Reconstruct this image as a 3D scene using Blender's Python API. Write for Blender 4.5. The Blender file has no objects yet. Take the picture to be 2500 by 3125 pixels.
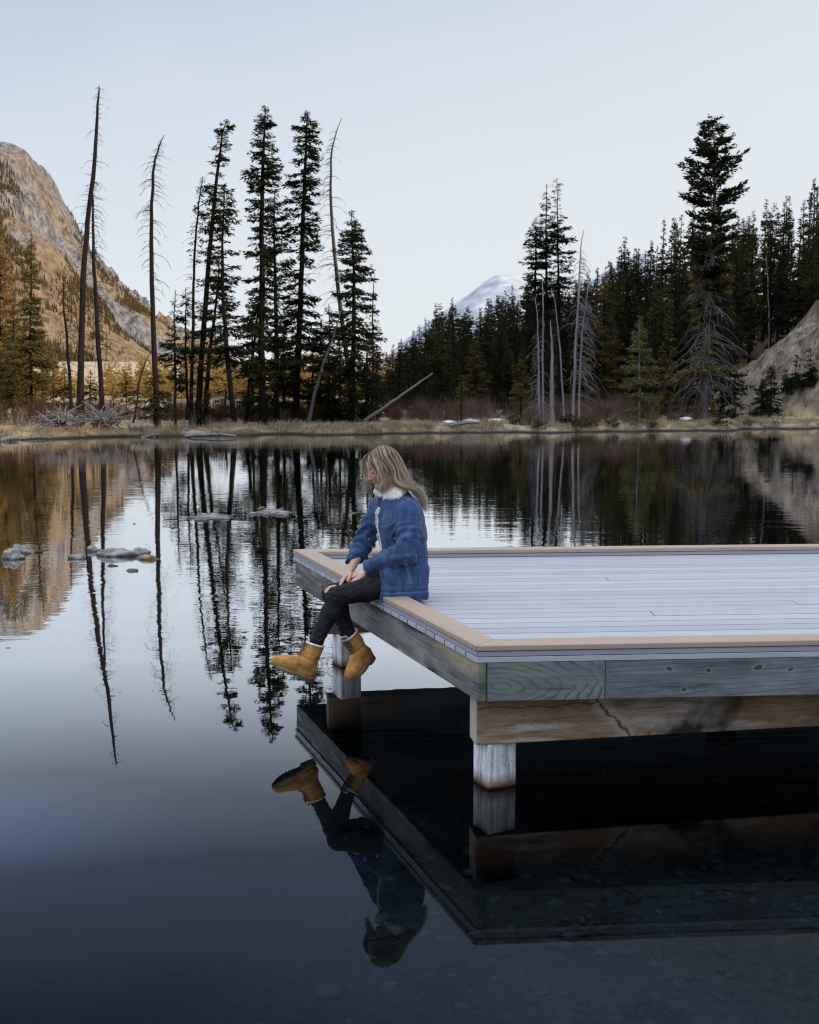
import bpy, bmesh, math, random
import numpy as np
from mathutils import Vector, Matrix, Euler, noise as mnoise
from mathutils.bvhtree import BVHTree
R = math.radians
SC = bpy.context.scene
COL = SC.collection
# ------------------------------------------------------------------ camera
CAM_Z = 1.904
FPX = 3646.0                       # focal length of the photograph in its own pixels (35 mm lens)
PITCH = math.atan(365 / FPX)
cd = bpy.data.cameras.new('camera')
cd.sensor_fit = 'HORIZONTAL'; cd.sensor_width = 24.0; cd.lens = 35.0
cd.clip_start = 0.05; cd.clip_end = 20000
cd.dof.use_dof = True; cd.dof.focus_distance = 6.9; cd.dof.aperture_fstop = 7.1
cam = bpy.data.objects.new('camera', cd); COL.objects.link(cam)
cam.location = (0, 0, CAM_Z); cam.rotation_euler = (R(90) - PITCH, 0, 0)
SC.camera = cam
# ------------------------------------------------------------------ world, sun, exposure
SUN_EL, SUN_AZ = R(14.0), R(115.0)     # azimuth clockwise from +Y: right and a little behind the camera
TOSUN = Vector((math.sin(SUN_AZ) * math.cos(SUN_EL), math.cos(SUN_AZ) * math.cos(SUN_EL), math.sin(SUN_EL)))
world = bpy.data.worlds.new("World"); SC.world = world; world.use_nodes = True
nt = world.node_tree; nt.nodes.clear()
def wn(t, **k):
    n = nt.nodes.new(t)
    for a, b in k.items(): setattr(n, a, b)
    return n
sky = wn('ShaderNodeTexSky', sky_type='NISHITA', sun_disc=False, sun_elevation=SUN_EL, sun_rotation=SUN_AZ,
         altitude=1400, air_density=1.0, dust_density=0.6, ozone_density=2.5)
bg1 = wn('ShaderNodeBackground'); bg1.inputs[1].default_value = 0.10
nt.links.new(sky.outputs[0], bg1.inputs[0])
tc = wn('ShaderNodeTexCoord'); sep = wn('ShaderNodeSeparateXYZ'); nt.links.new(tc.outputs['Generated'], sep.inputs[0])
ramp = wn('ShaderNodeValToRGB'); cr = ramp.color_ramp
cr.elements[0].position = 0.0; cr.elements[0].color = (0.82, 0.87, 0.90, 1)
cr.elements[1].position = 1.0; cr.elements[1].color = (1.75, 1.80, 1.88, 1)
for p, c in ((0.14, (0.80, 0.85, 0.895)), (0.28, (0.70, 0.77, 0.855)), (0.365, (0.55, 0.645, 0.79)), (0.425, (0.80, 1.02, 1.60)), (0.48, (0.80, 1.02, 1.62)), (0.55, (0.42, 0.58, 1.02)), (0.62, (1.05, 1.12, 1.25))):
    e = cr.elements.new(p); e.color = (*c, 1)  # bands above the view are raised for overhead fill and water reflections
mp = wn('ShaderNodeMapping'); mp.inputs['Scale'].default_value = (1.6, 1.6, 5.5)
nt.links.new(tc.outputs['Generated'], mp.inputs[0])
nz = wn('ShaderNodeTexNoise'); nz.inputs['Scale'].default_value = 1.7; nz.inputs['Detail'].default_value = 5; nz.inputs['Distortion'].default_value = 0.6
nt.links.new(mp.outputs[0], nz.inputs['Vector'])
# the thin veil of high cloud: bluer to the left, paler over the valley
ma = wn('ShaderNodeMath', operation='MULTIPLY_ADD'); ma.inputs[1].default_value = -0.09; nt.links.new(nz.outputs[0], ma.inputs[0])
mb = wn('ShaderNodeMath', operation='MULTIPLY_ADD'); mb.inputs[1].default_value = -0.25; mb.inputs[2].default_value = 0.045
nt.links.new(sep.outputs[0], mb.inputs[0]); nt.links.new(mb.outputs[0], ma.inputs[2])
mc = wn('ShaderNodeMath', operation='ADD'); nt.links.new(sep.outputs[2], mc.inputs[0]); nt.links.new(ma.outputs[0], mc.inputs[1])
nt.links.new(mc.outputs[0], ramp.inputs[0])
bg2 = wn('ShaderNodeBackground'); nt.links.new(ramp.outputs[0], bg2.inputs[0])
# the veil is raised behind the camera, on the sun's side, as added fill
gl = wn('ShaderNodeMapRange', interpolation_type='SMOOTHSTEP'); nt.links.new(sep.outputs[1], gl.inputs[0])
for i_, v_ in enumerate((0.25, -0.55, 1.0, 1.35)): gl.inputs[i_ + 1].default_value = v_
nt.links.new(gl.outputs[0], bg2.inputs[1])
mix = wn('ShaderNodeMixShader'); mix.inputs[0].default_value = 0.92
nt.links.new(bg1.outputs[0], mix.inputs[1]); nt.links.new(bg2.outputs[0], mix.inputs[2])
wo = wn('ShaderNodeOutputWorld'); nt.links.new(mix.outputs[0], wo.inputs[0])
sd = bpy.data.lights.new('sun', 'SUN'); sd.energy = 5.0; sd.angle = R(0.5); sd.color = (1.0, 0.74, 0.48)
so = bpy.data.objects.new('sun', sd); COL.objects.link(so)
so.rotation_euler = TOSUN.to_track_quat('Z', 'Y').to_euler()
SC.view_settings.view_transform = 'Standard'; SC.view_settings.look = 'None'
SC.view_settings.exposure = 0.0; SC.view_settings.gamma = 1.0
SC.render.engine = 'CYCLES'
SC.cycles.max_bounces = 6; SC.cycles.transparent_max_bounces = 12; SC.cycles.glossy_bounces = 4; SC.cycles.diffuse_bounces = 3
SC.cycles.caustics_reflective = False; SC.cycles.caustics_refractive = False
SC.cycles.use_denoising = True; SC.cycles.filter_width = 1.2
SC.cycles.sample_clamp_indirect = 4.0
# ------------------------------------------------------------------ helpers
def ray(px, py):
    xc = (px - 1250) / FPX; yc = -(py - 1562.5) / FPX
    return np.array([xc, math.cos(PITCH) + yc * math.sin(PITCH), -math.sin(PITCH) + yc * math.cos(PITCH)])
EYE = np.array([0, 0, CAM_Z])
def W(px, py, z):                      # the point of the place seen at a photo pixel, on the level z
    d = ray(px, py); return EYE + d * ((z - CAM_Z) / d[2])
def P(px, py, Y):                      # ... at the distance Y
    d = ray(px, py); return EYE + d * (Y / d[1])

def smooth01(x):
    x = np.clip(x, 0, 1); return x * x * (3 - 2 * x)
_rg = np.random.default_rng(5)
_PERM = np.concatenate([_rg.permutation(256)] * 3).astype(np.int64)
_VAL = _rg.random(256)
def vnoise(x, y, z=0.0):
    """value noise -1..1, numpy"""
    x, y, z = np.broadcast_arrays(np.asarray(x, float), np.asarray(y, float), np.asarray(z, float))
    xi, yi, zi = np.floor(x).astype(np.int64), np.floor(y).astype(np.int64), np.floor(z).astype(np.int64)
    u, v, w = x - xi, y - yi, z - zi
    u, v, w = u*u*u*(u*(u*6-15)+10), v*v*v*(v*(v*6-15)+10), w*w*w*(w*(w*6-15)+10)
    def h(a, b, c): return _VAL[_PERM[_PERM[_PERM[a & 255] + (b & 255)] + (c & 255)] & 255]
    r = 0
    for i in (0, 1):
        for j in (0, 1):
            for k in (0, 1):
                r = r + h(xi+i, yi+j, zi+k) * (u if i else 1-u) * (v if j else 1-v) * (w if k else 1-w)
    return r * 2 - 1
def fbm(x, y, z=0.0, oct=5, lac=2.03, gain=0.5):
    s = 0; a = 1.0; t = 0
    for i in range(oct):
        s = s + a * vnoise(x + 17.3*i, y - 9.1*i, np.asarray(z) + 3.7*i); t += a
        x = np.asarray(x) * lac; y = np.asarray(y) * lac; z = np.asarray(z) * lac; a *= gain
    return s / t

class MB:
    """collects vertices and faces as arrays; build() links them as one mesh object"""
    def __init__(s): s.v = []; s.f = []; s.n = 0; s.att = []
    def add(s, v, f, a=None):
        v = np.asarray(v, float).reshape(-1, 3); f = np.asarray(f, int)
        s.v.append(v); s.f.append(f + s.n); s.n += len(v)
        if a is None: a = np.zeros(len(v))
        s.att.append(np.broadcast_to(np.asarray(a, float), (len(v),)))
    def mesh(s, name, mat, smooth=True, att=None):
        me = bpy.data.meshes.new(name)
        if s.n:
            v = np.concatenate(s.v); nf = sum(len(f) for f in s.f)
            loops = np.concatenate([f.ravel() for f in s.f])
            tot = np.concatenate([np.full(len(f), f.shape[1]) for f in s.f])
            st = np.concatenate([[0], np.cumsum(tot)[:-1]])
            me.vertices.add(len(v)); me.vertices.foreach_set('co', v.astype(np.float32).ravel())
            me.loops.add(len(loops)); me.loops.foreach_set('vertex_index', loops.astype(np.int32))
            me.polygons.add(nf); me.polygons.foreach_set('loop_start', st.astype(np.int32))
            try: me.polygons.foreach_set('loop_total', tot.astype(np.int32))
            except Exception: pass
            me.polygons.foreach_set('use_smooth', np.full(nf, smooth))
            if att:
                A = me.attributes.new(att, 'FLOAT', 'POINT'); A.data.foreach_set('value', np.concatenate(s.att).astype(np.float32))
            me.update(calc_edges=True); me.validate()
        if mat: me.materials.append(mat)
        return me
    def build(s, name, mat, parent=None, smooth=True, loc=None, att=None):
        o = bpy.data.objects.new(name, s.mesh(name, mat, smooth, att)); COL.objects.link(o)
        if parent: o.parent = parent
        if loc is not None: o.location = loc
        return o
def tag(o, label=None, cat=None, group=None, kind=None):
    if label: o['label'] = label
    if cat: o['category'] = cat
    if group: o['group'] = group
    if kind: o['kind'] = kind
    return o
def thing(name, label, cat, loc=(0, 0, 0), rz=0, group=None):
    o = bpy.data.objects.new(name, None); COL.objects.link(o)
    o.location = loc; o.rotation_euler = (0, 0, rz); o.empty_display_size = 0.2
    return tag(o, label, cat, group)
def copy_tree(root, loc, rz=0, scale=1.0, label=None, group=None):
    r = root.copy(); COL.objects.link(r); r.location = loc; r.rotation_euler = (0, 0, rz)
    r.scale = (scale,) * 3 if np.isscalar(scale) else scale
    if label: r['label'] = label
    if group: r['group'] = group
    for ch in list(root.children):
        c = ch.copy(); COL.objects.link(c); c.parent = r
        for g in ch.children:
            d = g.copy(); COL.objects.link(d); d.parent = c
    return r
def tube(mb, pts, rad, n=6, cap=True, a=None, flat=None):
    """tapered tube along a polyline"""
    pts = np.asarray(pts, float); m = len(pts)
    rad = np.broadcast_to(np.asarray(rad, float), (m,))
    T = np.gradient(pts, axis=0); T /= np.linalg.norm(T, axis=1, keepdims=True) + 1e-12
    up = np.array([0, 0, 1.0]) if abs(T[:, 2]).mean() < 0.9 else np.array([0, 1.0, 0])
    A = np.cross(T, up); A /= np.linalg.norm(A, axis=1, keepdims=True) + 1e-12
    B = np.cross(T, A)
    th = np.arange(n) * 2 * math.pi / n
    fl = 1.0 if flat is None else flat
    V = pts[:, None] + rad[:, None, None] * (np.cos(th)[None, :, None] * A[:, None] + fl * np.sin(th)[None, :, None] * B[:, None])
    i = np.arange(m - 1)[:, None] * n; j = np.arange(n)[None]; k = (j + 1) % n
    f = np.stack([i + j, i + k, i + n + k, i + n + j], -1).reshape(-1, 4)
    aa = None
    if a is not None: aa = np.repeat(np.broadcast_to(np.asarray(a, float), (m,)), n)
    mb.add(V.reshape(-1, 3), f, aa)
    if cap:
        for e, rv in ((0, 1), (m - 1, 0)):
            ring = V[e]; c = pts[e]
            vv = np.vstack([ring, c]); q = np.array([[x, (x + 1) % n, n] for x in range(n)])
            mb.add(vv, q if rv == 0 else q[:, ::-1], None if a is None else np.full(n + 1, aa[e * n]))
def resample(pts, n):
    """smooth Catmull-Rom curve through the points"""
    pts = np.asarray(pts, float)
    if len(pts) == 2: return pts[0] + (pts[1] - pts[0]) * np.linspace(0, 1, n)[:, None]
    q = np.vstack([2*pts[0]-pts[1], pts, 2*pts[-1]-pts[-2]])
    u = np.linspace(0, len(pts) - 1 - 1e-9, n); i = u.astype(int); t = (u - i)[:, None]
    p0, p1, p2, p3 = q[i], q[i+1], q[i+2], q[i+3]
    return 0.5*((2*p1)+(-p0+p2)*t+(2*p0-5*p1+4*p2-p3)*t*t+(-p0+3*p1-3*p2+p3)*t**3)
def boxmesh(name, mat, size, bevel=0.003, seg=2, parent=None, loc=(0, 0, 0), rz=0.0, verts=None, jitter=0.0):
    """bevelled block with its length on local x; verts = eight own corners"""
    bm = bmesh.new()
    if verts is None:
        l, w, h = size
        verts = [(x, y, z) for z in (0, h) for x, y in ((0, 0), (l, 0), (l, w), (0, w))]
    vs = [bm.verts.new(v) for v in verts]
    for q in ((3, 2, 1, 0), (4, 5, 6, 7), (0, 1, 5, 4), (1, 2, 6, 5), (2, 3, 7, 6), (3, 0, 4, 7)): bm.faces.new([vs[i] for i in q])
    bmesh.ops.recalc_face_normals(bm, faces=bm.faces)
    if bevel: bmesh.ops.bevel(bm, geom=bm.edges[:], offset=bevel, segments=seg, affect='EDGES', profile=0.5)
    me = bpy.data.meshes.new(name); bm.to_mesh(me); bm.free()
    me.materials.append(mat)
    o = bpy.data.objects.new(name, me); COL.objects.link(o)
    if parent: o.parent = parent
    o.location = loc; o.rotation_euler = (0, 0, rz)
    return o

# ------------------------------------------------------------------ materials
class NM:
    """tiny node-graph writer"""
    def __init__(s, name):
        s.m = bpy.data.materials.new(name); s.m.use_nodes = True; s.t = s.m.node_tree; s.t.nodes.clear()
        s.out = s.n('ShaderNodeOutputMaterial'); s._tc = None
    def n(s, t, **k):
        n = s.t.nodes.new(t)
        for a, b in k.items(): setattr(n, a, b)
        return n
    def l(s, a, b): s.t.links.new(a, b)
    def set(s, sock, v):
        if hasattr(v, 'is_output'): s.l(v, sock)
        elif isinstance(v, (tuple, list)) and len(v) == 3 and sock.type == 'RGBA': sock.default_value = (*v, 1)
        else: sock.default_value = v
    def tc(s, k='Object'):
        if s._tc is None: s._tc = s.n('ShaderNodeTexCoord')
        return s._tc.outputs[k]
    def pos(s): return s.n('ShaderNodeNewGeometry').outputs['Position']
    def map(s, v, scale=(1, 1, 1), loc=(0, 0, 0), rot=(0, 0, 0)):
        m = s.n('ShaderNodeMapping'); s.l(v, m.inputs[0]); m.inputs['Scale'].default_value = scale
        m.inputs['Location'].default_value = loc; m.inputs['Rotation'].default_value = rot; return m.outputs[0]
    def noise(s, v, scale=5, detail=4, rough=0.55, dist=0.0, out=0):
        m = s.n('ShaderNodeTexNoise'); s.l(v, m.inputs['Vector']); m.inputs['Scale'].default_value = scale
        m.inputs['Detail'].default_value = detail; m.inputs['Roughness'].default_value = rough; m.inputs['Distortion'].default_value = dist
        return m.outputs[out]
    def vor(s, v, scale=5, feature='F1', out='Distance', rnd=1.0):
        m = s.n('ShaderNodeTexVoronoi', feature=feature); s.l(v, m.inputs['Vector']); m.inputs['Scale'].default_value = scale
        m.inputs['Randomness'].default_value = rnd
        return m.outputs[out]
    def wave(s, v, scale=5, dist=0, detail=2, dscale=1, kind='BANDS', d='X', prof='SIN'):
        m = s.n('ShaderNodeTexWave', wave_type=kind, wave_profile=prof)
        if kind == 'BANDS': m.bands_direction = d
        else: m.rings_direction = d
        s.l(v, m.inputs['Vector']); m.inputs['Scale'].default_value = scale; m.inputs['Distortion'].default_value = dist
        m.inputs['Detail'].default_value = detail; m.inputs['Detail Scale'].default_value = dscale
        return m.outputs['Fac']
    def ramp(s, f, stops, interp='LINEAR'):
        m = s.n('ShaderNodeValToRGB'); s.l(f, m.inputs[0]); c = m.color_ramp; c.interpolation = interp
        for i, (p, col) in enumerate(stops):
            if np.isscalar(col): col = (col, col, col)
            e = c.elements[i] if i < 2 else c.elements.new(p)
            e.position = p; e.color = (*col, 1)
        return m.outputs[0]
    def math(s, op, a, b=None, c=None, clamp=False):
        m = s.n('ShaderNodeMath', operation=op, use_clamp=clamp)
        for i, v in enumerate((a, b, c)):
            if v is not None: s.set(m.inputs[i], v)
        return m.outputs[0]
    def mix(s, f, a, b, mode='MIX'):
        m = s.n('ShaderNodeMix', data_type='RGBA', blend_type=mode, clamp_factor=True)
        s.set(m.inputs[0], f); s.set(m.inputs[6], a); s.set(m.inputs[7], b); return m.outputs[2]
    def attr(s, name, out='Fac'):
        return s.n('ShaderNodeAttribute', attribute_name=name).outputs[out]
    def rnd(s): return s.n('ShaderNodeObjectInfo').outputs['Random']
    def sep(s, v):
        m = s.n('ShaderNodeSeparateXYZ'); s.l(v, m.inputs[0]); return m.outputs
    def bump(s, h, strength=0.3, dist=0.01, normal=None):
        m = s.n('ShaderNodeBump'); m.inputs['Strength'].default_value = strength; m.inputs['Distance'].default_value = dist
        s.l(h, m.inputs['Height'])
        if normal is not None: s.l(normal, m.inputs['Normal'])
        return m.outputs[0]
    def done(s, color, rough=0.8, normal=None, spec=0.3, metal=0.0, sheen=0.0, trans=None):
        b = s.n('ShaderNodeBsdfPrincipled'); s.set(b.inputs['Base Color'], color); s.set(b.inputs['Roughness'], rough)
        b.inputs['Specular IOR Level'].default_value = spec; b.inputs['Metallic'].default_value = metal
        if sheen: b.inputs['Sheen Weight'].default_value = sheen
        if normal is not None: s.l(normal, b.inputs['Normal'])
        s.l(b.outputs[0], s.out.inputs[0]); return s.m
# ------------------------------------------------------------------ setting materials
def mat_water():
    m = NM('lake_water'); p = m.pos(); s = m.sep(p)
    far = m.n('ShaderNodeMapRange', interpolation_type='SMOOTHSTEP'); m.l(s[1], far.inputs[0])
    for i, v in enumerate((5.5, 14.0, 0.08, 1.0)): far.inputs[i + 1].default_value = v
    patch = m.ramp(m.noise(m.map(p, (0.09, 0.16, 1)), 1.0, 3), [(0.40, 0.30), (0.62, 1.0)])
    amp = m.math('MULTIPLY', far.outputs[0], patch)
    h1 = m.noise(m.map(p, (1.5, 2.6, 1), rot=(0, 0, 0.12)), 1.0, 3, 0.55, 0.4)
    h2 = m.noise(m.map(p, (4.0, 8.5, 1), rot=(0, 0, -0.1)), 1.0, 2, 0.5)
    h3 = m.noise(m.map(p, (0.35, 0.6, 1), rot=(0, 0, 0.3)), 1.0, 2, 0.5)
    h = m.math('ADD', m.math('MULTIPLY', h1, 0.0038), m.math('MULTIPLY', h2, 0.0009))
    h = m.math('ADD', m.math('MULTIPLY', h, amp), m.math('MULTIPLY', h3, 0.0016))
    nrm = m.bump(h, 1.0, 1.0)
    fr = m.n('ShaderNodeFresnel'); fr.inputs['IOR'].default_value = 1.333; m.l(nrm, fr.inputs['Normal'])
    fac = m.ramp(fr.outputs[0], [(0.0, 0.0), (0.081, 0.030), (0.116, 0.055), (0.172, 0.27), (0.234, 0.60), (0.276, 0.78), (0.34, 0.87), (1.0, 1.0)])
    gl = m.n('ShaderNodeBsdfGlossy'); gl.inputs['Roughness'].default_value = 0.0; m.l(nrm, gl.inputs['Normal'])
    gl.inputs['Color'].default_value = (0.97, 0.98, 1, 1)
    tr = m.n('ShaderNodeBsdfTransparent'); tr.inputs['Color'].default_value = (0.18, 0.245, 0.28, 1)
    mx = m.n('ShaderNodeMixShader'); m.l(fac, mx.inputs[0]); m.l(tr.outputs[0], mx.inputs[1]); m.l(gl.outputs[0], mx.inputs[2])
    m.l(mx.outputs[0], m.out.inputs[0]); return m.m
def mat_ground():
    m = NM('ground_soil'); p = m.pos()
    n1 = m.noise(p, 0.8, 6, 0.6); n2 = m.noise(p, 9.0, 5, 0.65)
    grass = m.mix(n2, (0.27, 0.21, 0.12), (0.48, 0.40, 0.26)); grass = m.mix(m.ramp(n1, [(0.42, 0.0), (0.60, 1.0)]), grass, (0.13, 0.10, 0.06))
    bed = m.mix(m.vor(p, 26.0, out='Color'), (0.15, 0.155, 0.155), (0.36, 0.365, 0.36), 'MIX')
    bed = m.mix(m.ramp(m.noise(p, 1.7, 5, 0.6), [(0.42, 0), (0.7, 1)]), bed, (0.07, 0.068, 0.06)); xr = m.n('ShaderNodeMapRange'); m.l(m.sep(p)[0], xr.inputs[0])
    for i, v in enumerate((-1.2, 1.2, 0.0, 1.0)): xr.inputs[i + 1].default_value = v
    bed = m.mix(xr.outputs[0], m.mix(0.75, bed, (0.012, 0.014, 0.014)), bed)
    dirt = m.ramp(m.noise(m.map(p, (1, 1, 0.35)), 1.5, 8, 0.78), [(0.37, (0.035, 0.029, 0.023)), (0.48, (0.13, 0.108, 0.09)), (0.63, (0.30, 0.26, 0.215))])
    dirt = m.mix(m.ramp(m.vor(p, 2.2), [(0.0, 1.0), (0.16, 0.0)]), dirt, (0.42, 0.37, 0.32))
    duff = m.mix(n2, (0.045, 0.035, 0.022), (0.10, 0.075, 0.045))
    mead = m.mix(n1, (0.34, 0.27, 0.17), (0.46, 0.37, 0.25))
    c = m.mix(m.attr('bed'), grass, bed); c = m.mix(m.attr('duff'), c, duff)
    c = m.mix(m.attr('dirt'), c, dirt); c = m.mix(m.attr('meadow'), c, mead)
    z_ = m.sep(p)[2]; wet = m.ramp(z_, [(0.0, 0.0), (0.5, 1.0)]); mr = m.n('ShaderNodeMapRange'); m.l(z_, mr.inputs[0])
    for i, v in enumerate((0.03, 0.13, 1.0, 0.0)): mr.inputs[i + 1].default_value = v
    lo = m.n('ShaderNodeMapRange'); m.l(z_, lo.inputs[0])
    for i, v in enumerate((-0.22, -0.05, 0.0, 1.0)): lo.inputs[i + 1].default_value = v
    c = m.mix(m.math('MULTIPLY', mr.outputs[0], lo.outputs[0]), c, (0.030, 0.024, 0.018))
    return m.done(c, 0.95, m.bump(n2, 0.6, 0.08), 0.15)
def mat_mountain():
    m = NM('mountain_rock'); p = m.pos(); g = m.n('ShaderNodeNewGeometry')
    nz = m.sep(g.outputs['Normal'])[2]
    q = m.map(p, (0.012, 0.012, 0.004)); big = m.noise(q, 1.0, 6, 0.6)
    fine = m.noise(m.map(p, (0.30, 0.18, 0.11), rot=(0, 0.5, 0)), 1.0, 8, 0.74)
    rock = m.ramp(fine, [(0.37, (0.12, 0.12, 0.13)), (0.49, (0.27, 0.27, 0.28)), (0.61, (0.48, 0.465, 0.455))])
    tan = m.ramp(fine, [(0.37, (0.15, 0.108, 0.065)), (0.49, (0.34, 0.252, 0.155)), (0.61, (0.52, 0.40, 0.27))])
    f = m.math('ADD', m.math('MULTIPLY', m.math('SUBTRACT', big, 0.5), 1.7), m.attr('cliff'))
    f = m.ramp(f, [(0.35, 0.0), (0.62, 1.0)])
    c = m.mix(f, tan, rock)
    return m.done(c, 0.95, m.bump(fine, 1.0, 9.0), 0.1)
def mat_snow_mountain():
    m = NM('snowy_rock'); p = m.pos(); n = m.noise(m.map(p, (0.010, 0.010, 0.02), rot=(0, 0.7, 0)), 1.0, 7, 0.65)
    c = m.ramp(n, [(0.38, (0.27, 0.295, 0.335)), (0.50, (0.35, 0.38, 0.425)), (0.62, (0.48, 0.51, 0.56))])  # pale, low-contrast tones put the far haze into the colour
    return m.done(c, 0.9, m.bump(n, 0.6, 20.0), 0.1)
M_WATER, M_GROUND, M_MOUNT, M_SNOWM = mat_water(), mat_ground(), mat_mountain(), mat_snow_mountain()

# ------------------------------------------------------------------ ground, lake, mountains
SHX = [-200, -60, -24, -16.2, -11.6, -6.4, 0, 7, 14.2, 22.2, 27, 31, 34, 40]
SHY = [30, 39, 45.5, 48.8, 51.2, 53.3, 56.0, 57.6, 60.5, 63.0, 62, 56, 30, -60]
def shore_s(x, y):
    """how far a point lies inland of the waterline (negative: in the lake)"""
    ys = np.interp(x, SHX, SHY) + 1.3 * vnoise(np.asarray(x) * 0.33, 3.3) + 0.8 * vnoise(np.asarray(x) * 1.1, 8.1) + 0.3 * vnoise(np.asarray(x) * 3.1, 1.7)
    return np.maximum(np.maximum(y - ys, x - np.interp(y, [-80, 10, 40, 58, 66], [36, 34, 33, 31, 28])), np.maximum(-70 - x, 1.0 - y))
def hill_h(x, y):
    """the wooded hill on the right, its eroded foot by the lake, the ridge beside the lake that keeps the evening sun off it"""
    x = np.asarray(x, float); y = np.asarray(y, float)
    foot = np.interp(y, [-60, 30, 58, 66, 70, 74, 78, 84, 92, 130, 250], [38, 36, 31.5, 25.0, 22.5, 20.1, 18.4, 16.7, 15.0, 16.0, 30.0])
    d = x - foot
    ero = np.interp(y, [56, 64, 76, 82], [0, 1, 1, 0])
    steep = np.where(d < 7, d * (0.42 + 0.72 * ero), 7 * (0.42 + 0.72 * ero) + (d - 7) * 0.62)
    cap = np.interp(y, [-400, -150, -40, 12, 34, 60, 90, 130, 200, 420], [10, 66, 72, 66, 44, 26, 18, 13, 10, 6])
    h = np.where(d > 0, steep, 0)
    h = cap * (1 - np.exp(-h / cap))
    far = np.clip((x - 160) / 260, 0, 1)
    h = h * (1 - far * 0.8)
    return h * (1 + 0.10 * fbm(x * 0.05, y * 0.05, oct=3)) + np.where(d > 0, np.clip(d, 0, 3) * 0.42 * fbm(x * 0.55, y * 0.55, 2.2, oct=5, gain=0.6), 0)
def ground_h(x, y):
    x = np.asarray(x, float); y = np.asarray(y, float)
    s = shore_s(x, y)
    land = 0.10 + 0.22 * smooth01(s / 0.7) + 0.24 * smooth01((s - 1) / 9) + 0.10 * fbm(x * 0.5, y * 0.5, oct=3)
    land = land + np.clip((y - 66) / 120, 0, 1) * 0.75 + 13 * smooth01((y - 290) / 190) * smooth01((-x - 5) / 60)
    bed = -(0.20 + 0.085 * np.clip(y - 2.4, 0, 8) + 0.05 * np.clip(-x - 0.2, 0, 8)) + 0.05 * fbm(x * 1.2, y * 1.2, oct=3)
    near = -(0.9 - 0.0) * smooth01(-s / 4.0)
    bed = np.where(y > 12, near + 0.05 * fbm(x * 1.2, y * 1.2, oct=3), np.maximum(bed, -1.0))
    bed = np.where(y < 2.4, np.minimum(-0.2, bed) * np.clip(-s / 1.2, 0, 1), bed)
    return np.where(s > 0, land, np.minimum(bed, -0.02 + 0 * x)) + hill_h(x, y)
def axis(lo, hi, fine_lo, fine_hi, step, grow=1.16):
    a = list(np.arange(fine_lo, fine_hi + 1e-6, step)); st = step
    while a[-1] < hi: st *= grow; a.append(a[-1] + st)
    st = step
    while a[0] > lo: st *= grow; a.insert(0, a[0] - st)
    return np.array(a)
def grid_mesh(name, mat, xs, ys, hf, atts=None):
    X, Y = np.meshgrid(xs, ys); Z = hf(X, Y)
    mb = MB(); nx = len(xs); ny = len(ys)
    i = np.arange(ny - 1)[:, None] * nx; j = np.arange(nx - 1)[None]
    f = np.stack([i + j, i + j + 1, i + nx + j + 1, i + nx + j], -1).reshape(-1, 4)
    mb.add(np.stack([X, Y, Z], -1), f); o = mb.build(name, mat)
    for k, fn in (atts or {}).items():
        A = o.data.attributes.new(k, 'FLOAT', 'POINT'); A.data.foreach_set('value', np.clip(fn(X, Y, Z), 0, 1).astype(np.float32).ravel())
    return o
gx = np.unique(np.concatenate([axis(-5000, 5000, -26, 40, 0.42, 1.13)]))
gy1 = np.arange(-3, 12, 0.25); gy2 = axis(12, 9000, 44, 84, 0.42, 1.12); gy0 = axis(-3000, -3, -4, -3.2, 0.3, 1.18)
gy = np.unique(np.concatenate([gy0[gy0 < -3], gy1, gy2[gy2 > 12]]))
def z_dirt(X, Y, Z):
    foot = np.interp(Y, [-60, 30, 58, 66, 70, 74, 78, 84, 92], [38, 36, 31.5, 25.0, 22.5, 20.1, 18.4, 16.7, 15.0])
    d = X - foot + 0.9 * fbm(X * 0.5, Y * 0.5, 4.0, oct=3)
    return smooth01(d / 0.8) * smooth01((6.6 + 1.6 * fbm(X * 0.6, Y * 0.6, 1.5, oct=3) - d) / 1.0) * smooth01((Y - 52) / 5) * smooth01((82 + 2.0 * fbm(X * .4, Y * .4, oct=2) - Y) / 2.5)
gr = grid_mesh('ground', M_GROUND, gx, gy, ground_h, {
    'bed': lambda X, Y, Z: smooth01((-shore_s(X, Y) + 0.25) / 0.4),
    'dirt': z_dirt,
    'duff': lambda X, Y, Z: smooth01((hill_h(X, Y) - 0.2) / 1.5),
    'meadow': lambda X, Y, Z: smooth01((Y - 120) / 60) * smooth01((8 - X) / 15)})
tag(gr, kind='structure')
wm = MB(); wm.add([(-75, 0.2, 0), (42, 0.2, 0), (42, 72, 0), (-75, 72, 0)], [[0, 1, 2, 3]])
tag(wm.build('lake_water', M_WATER, smooth=False), kind='structure')

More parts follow.
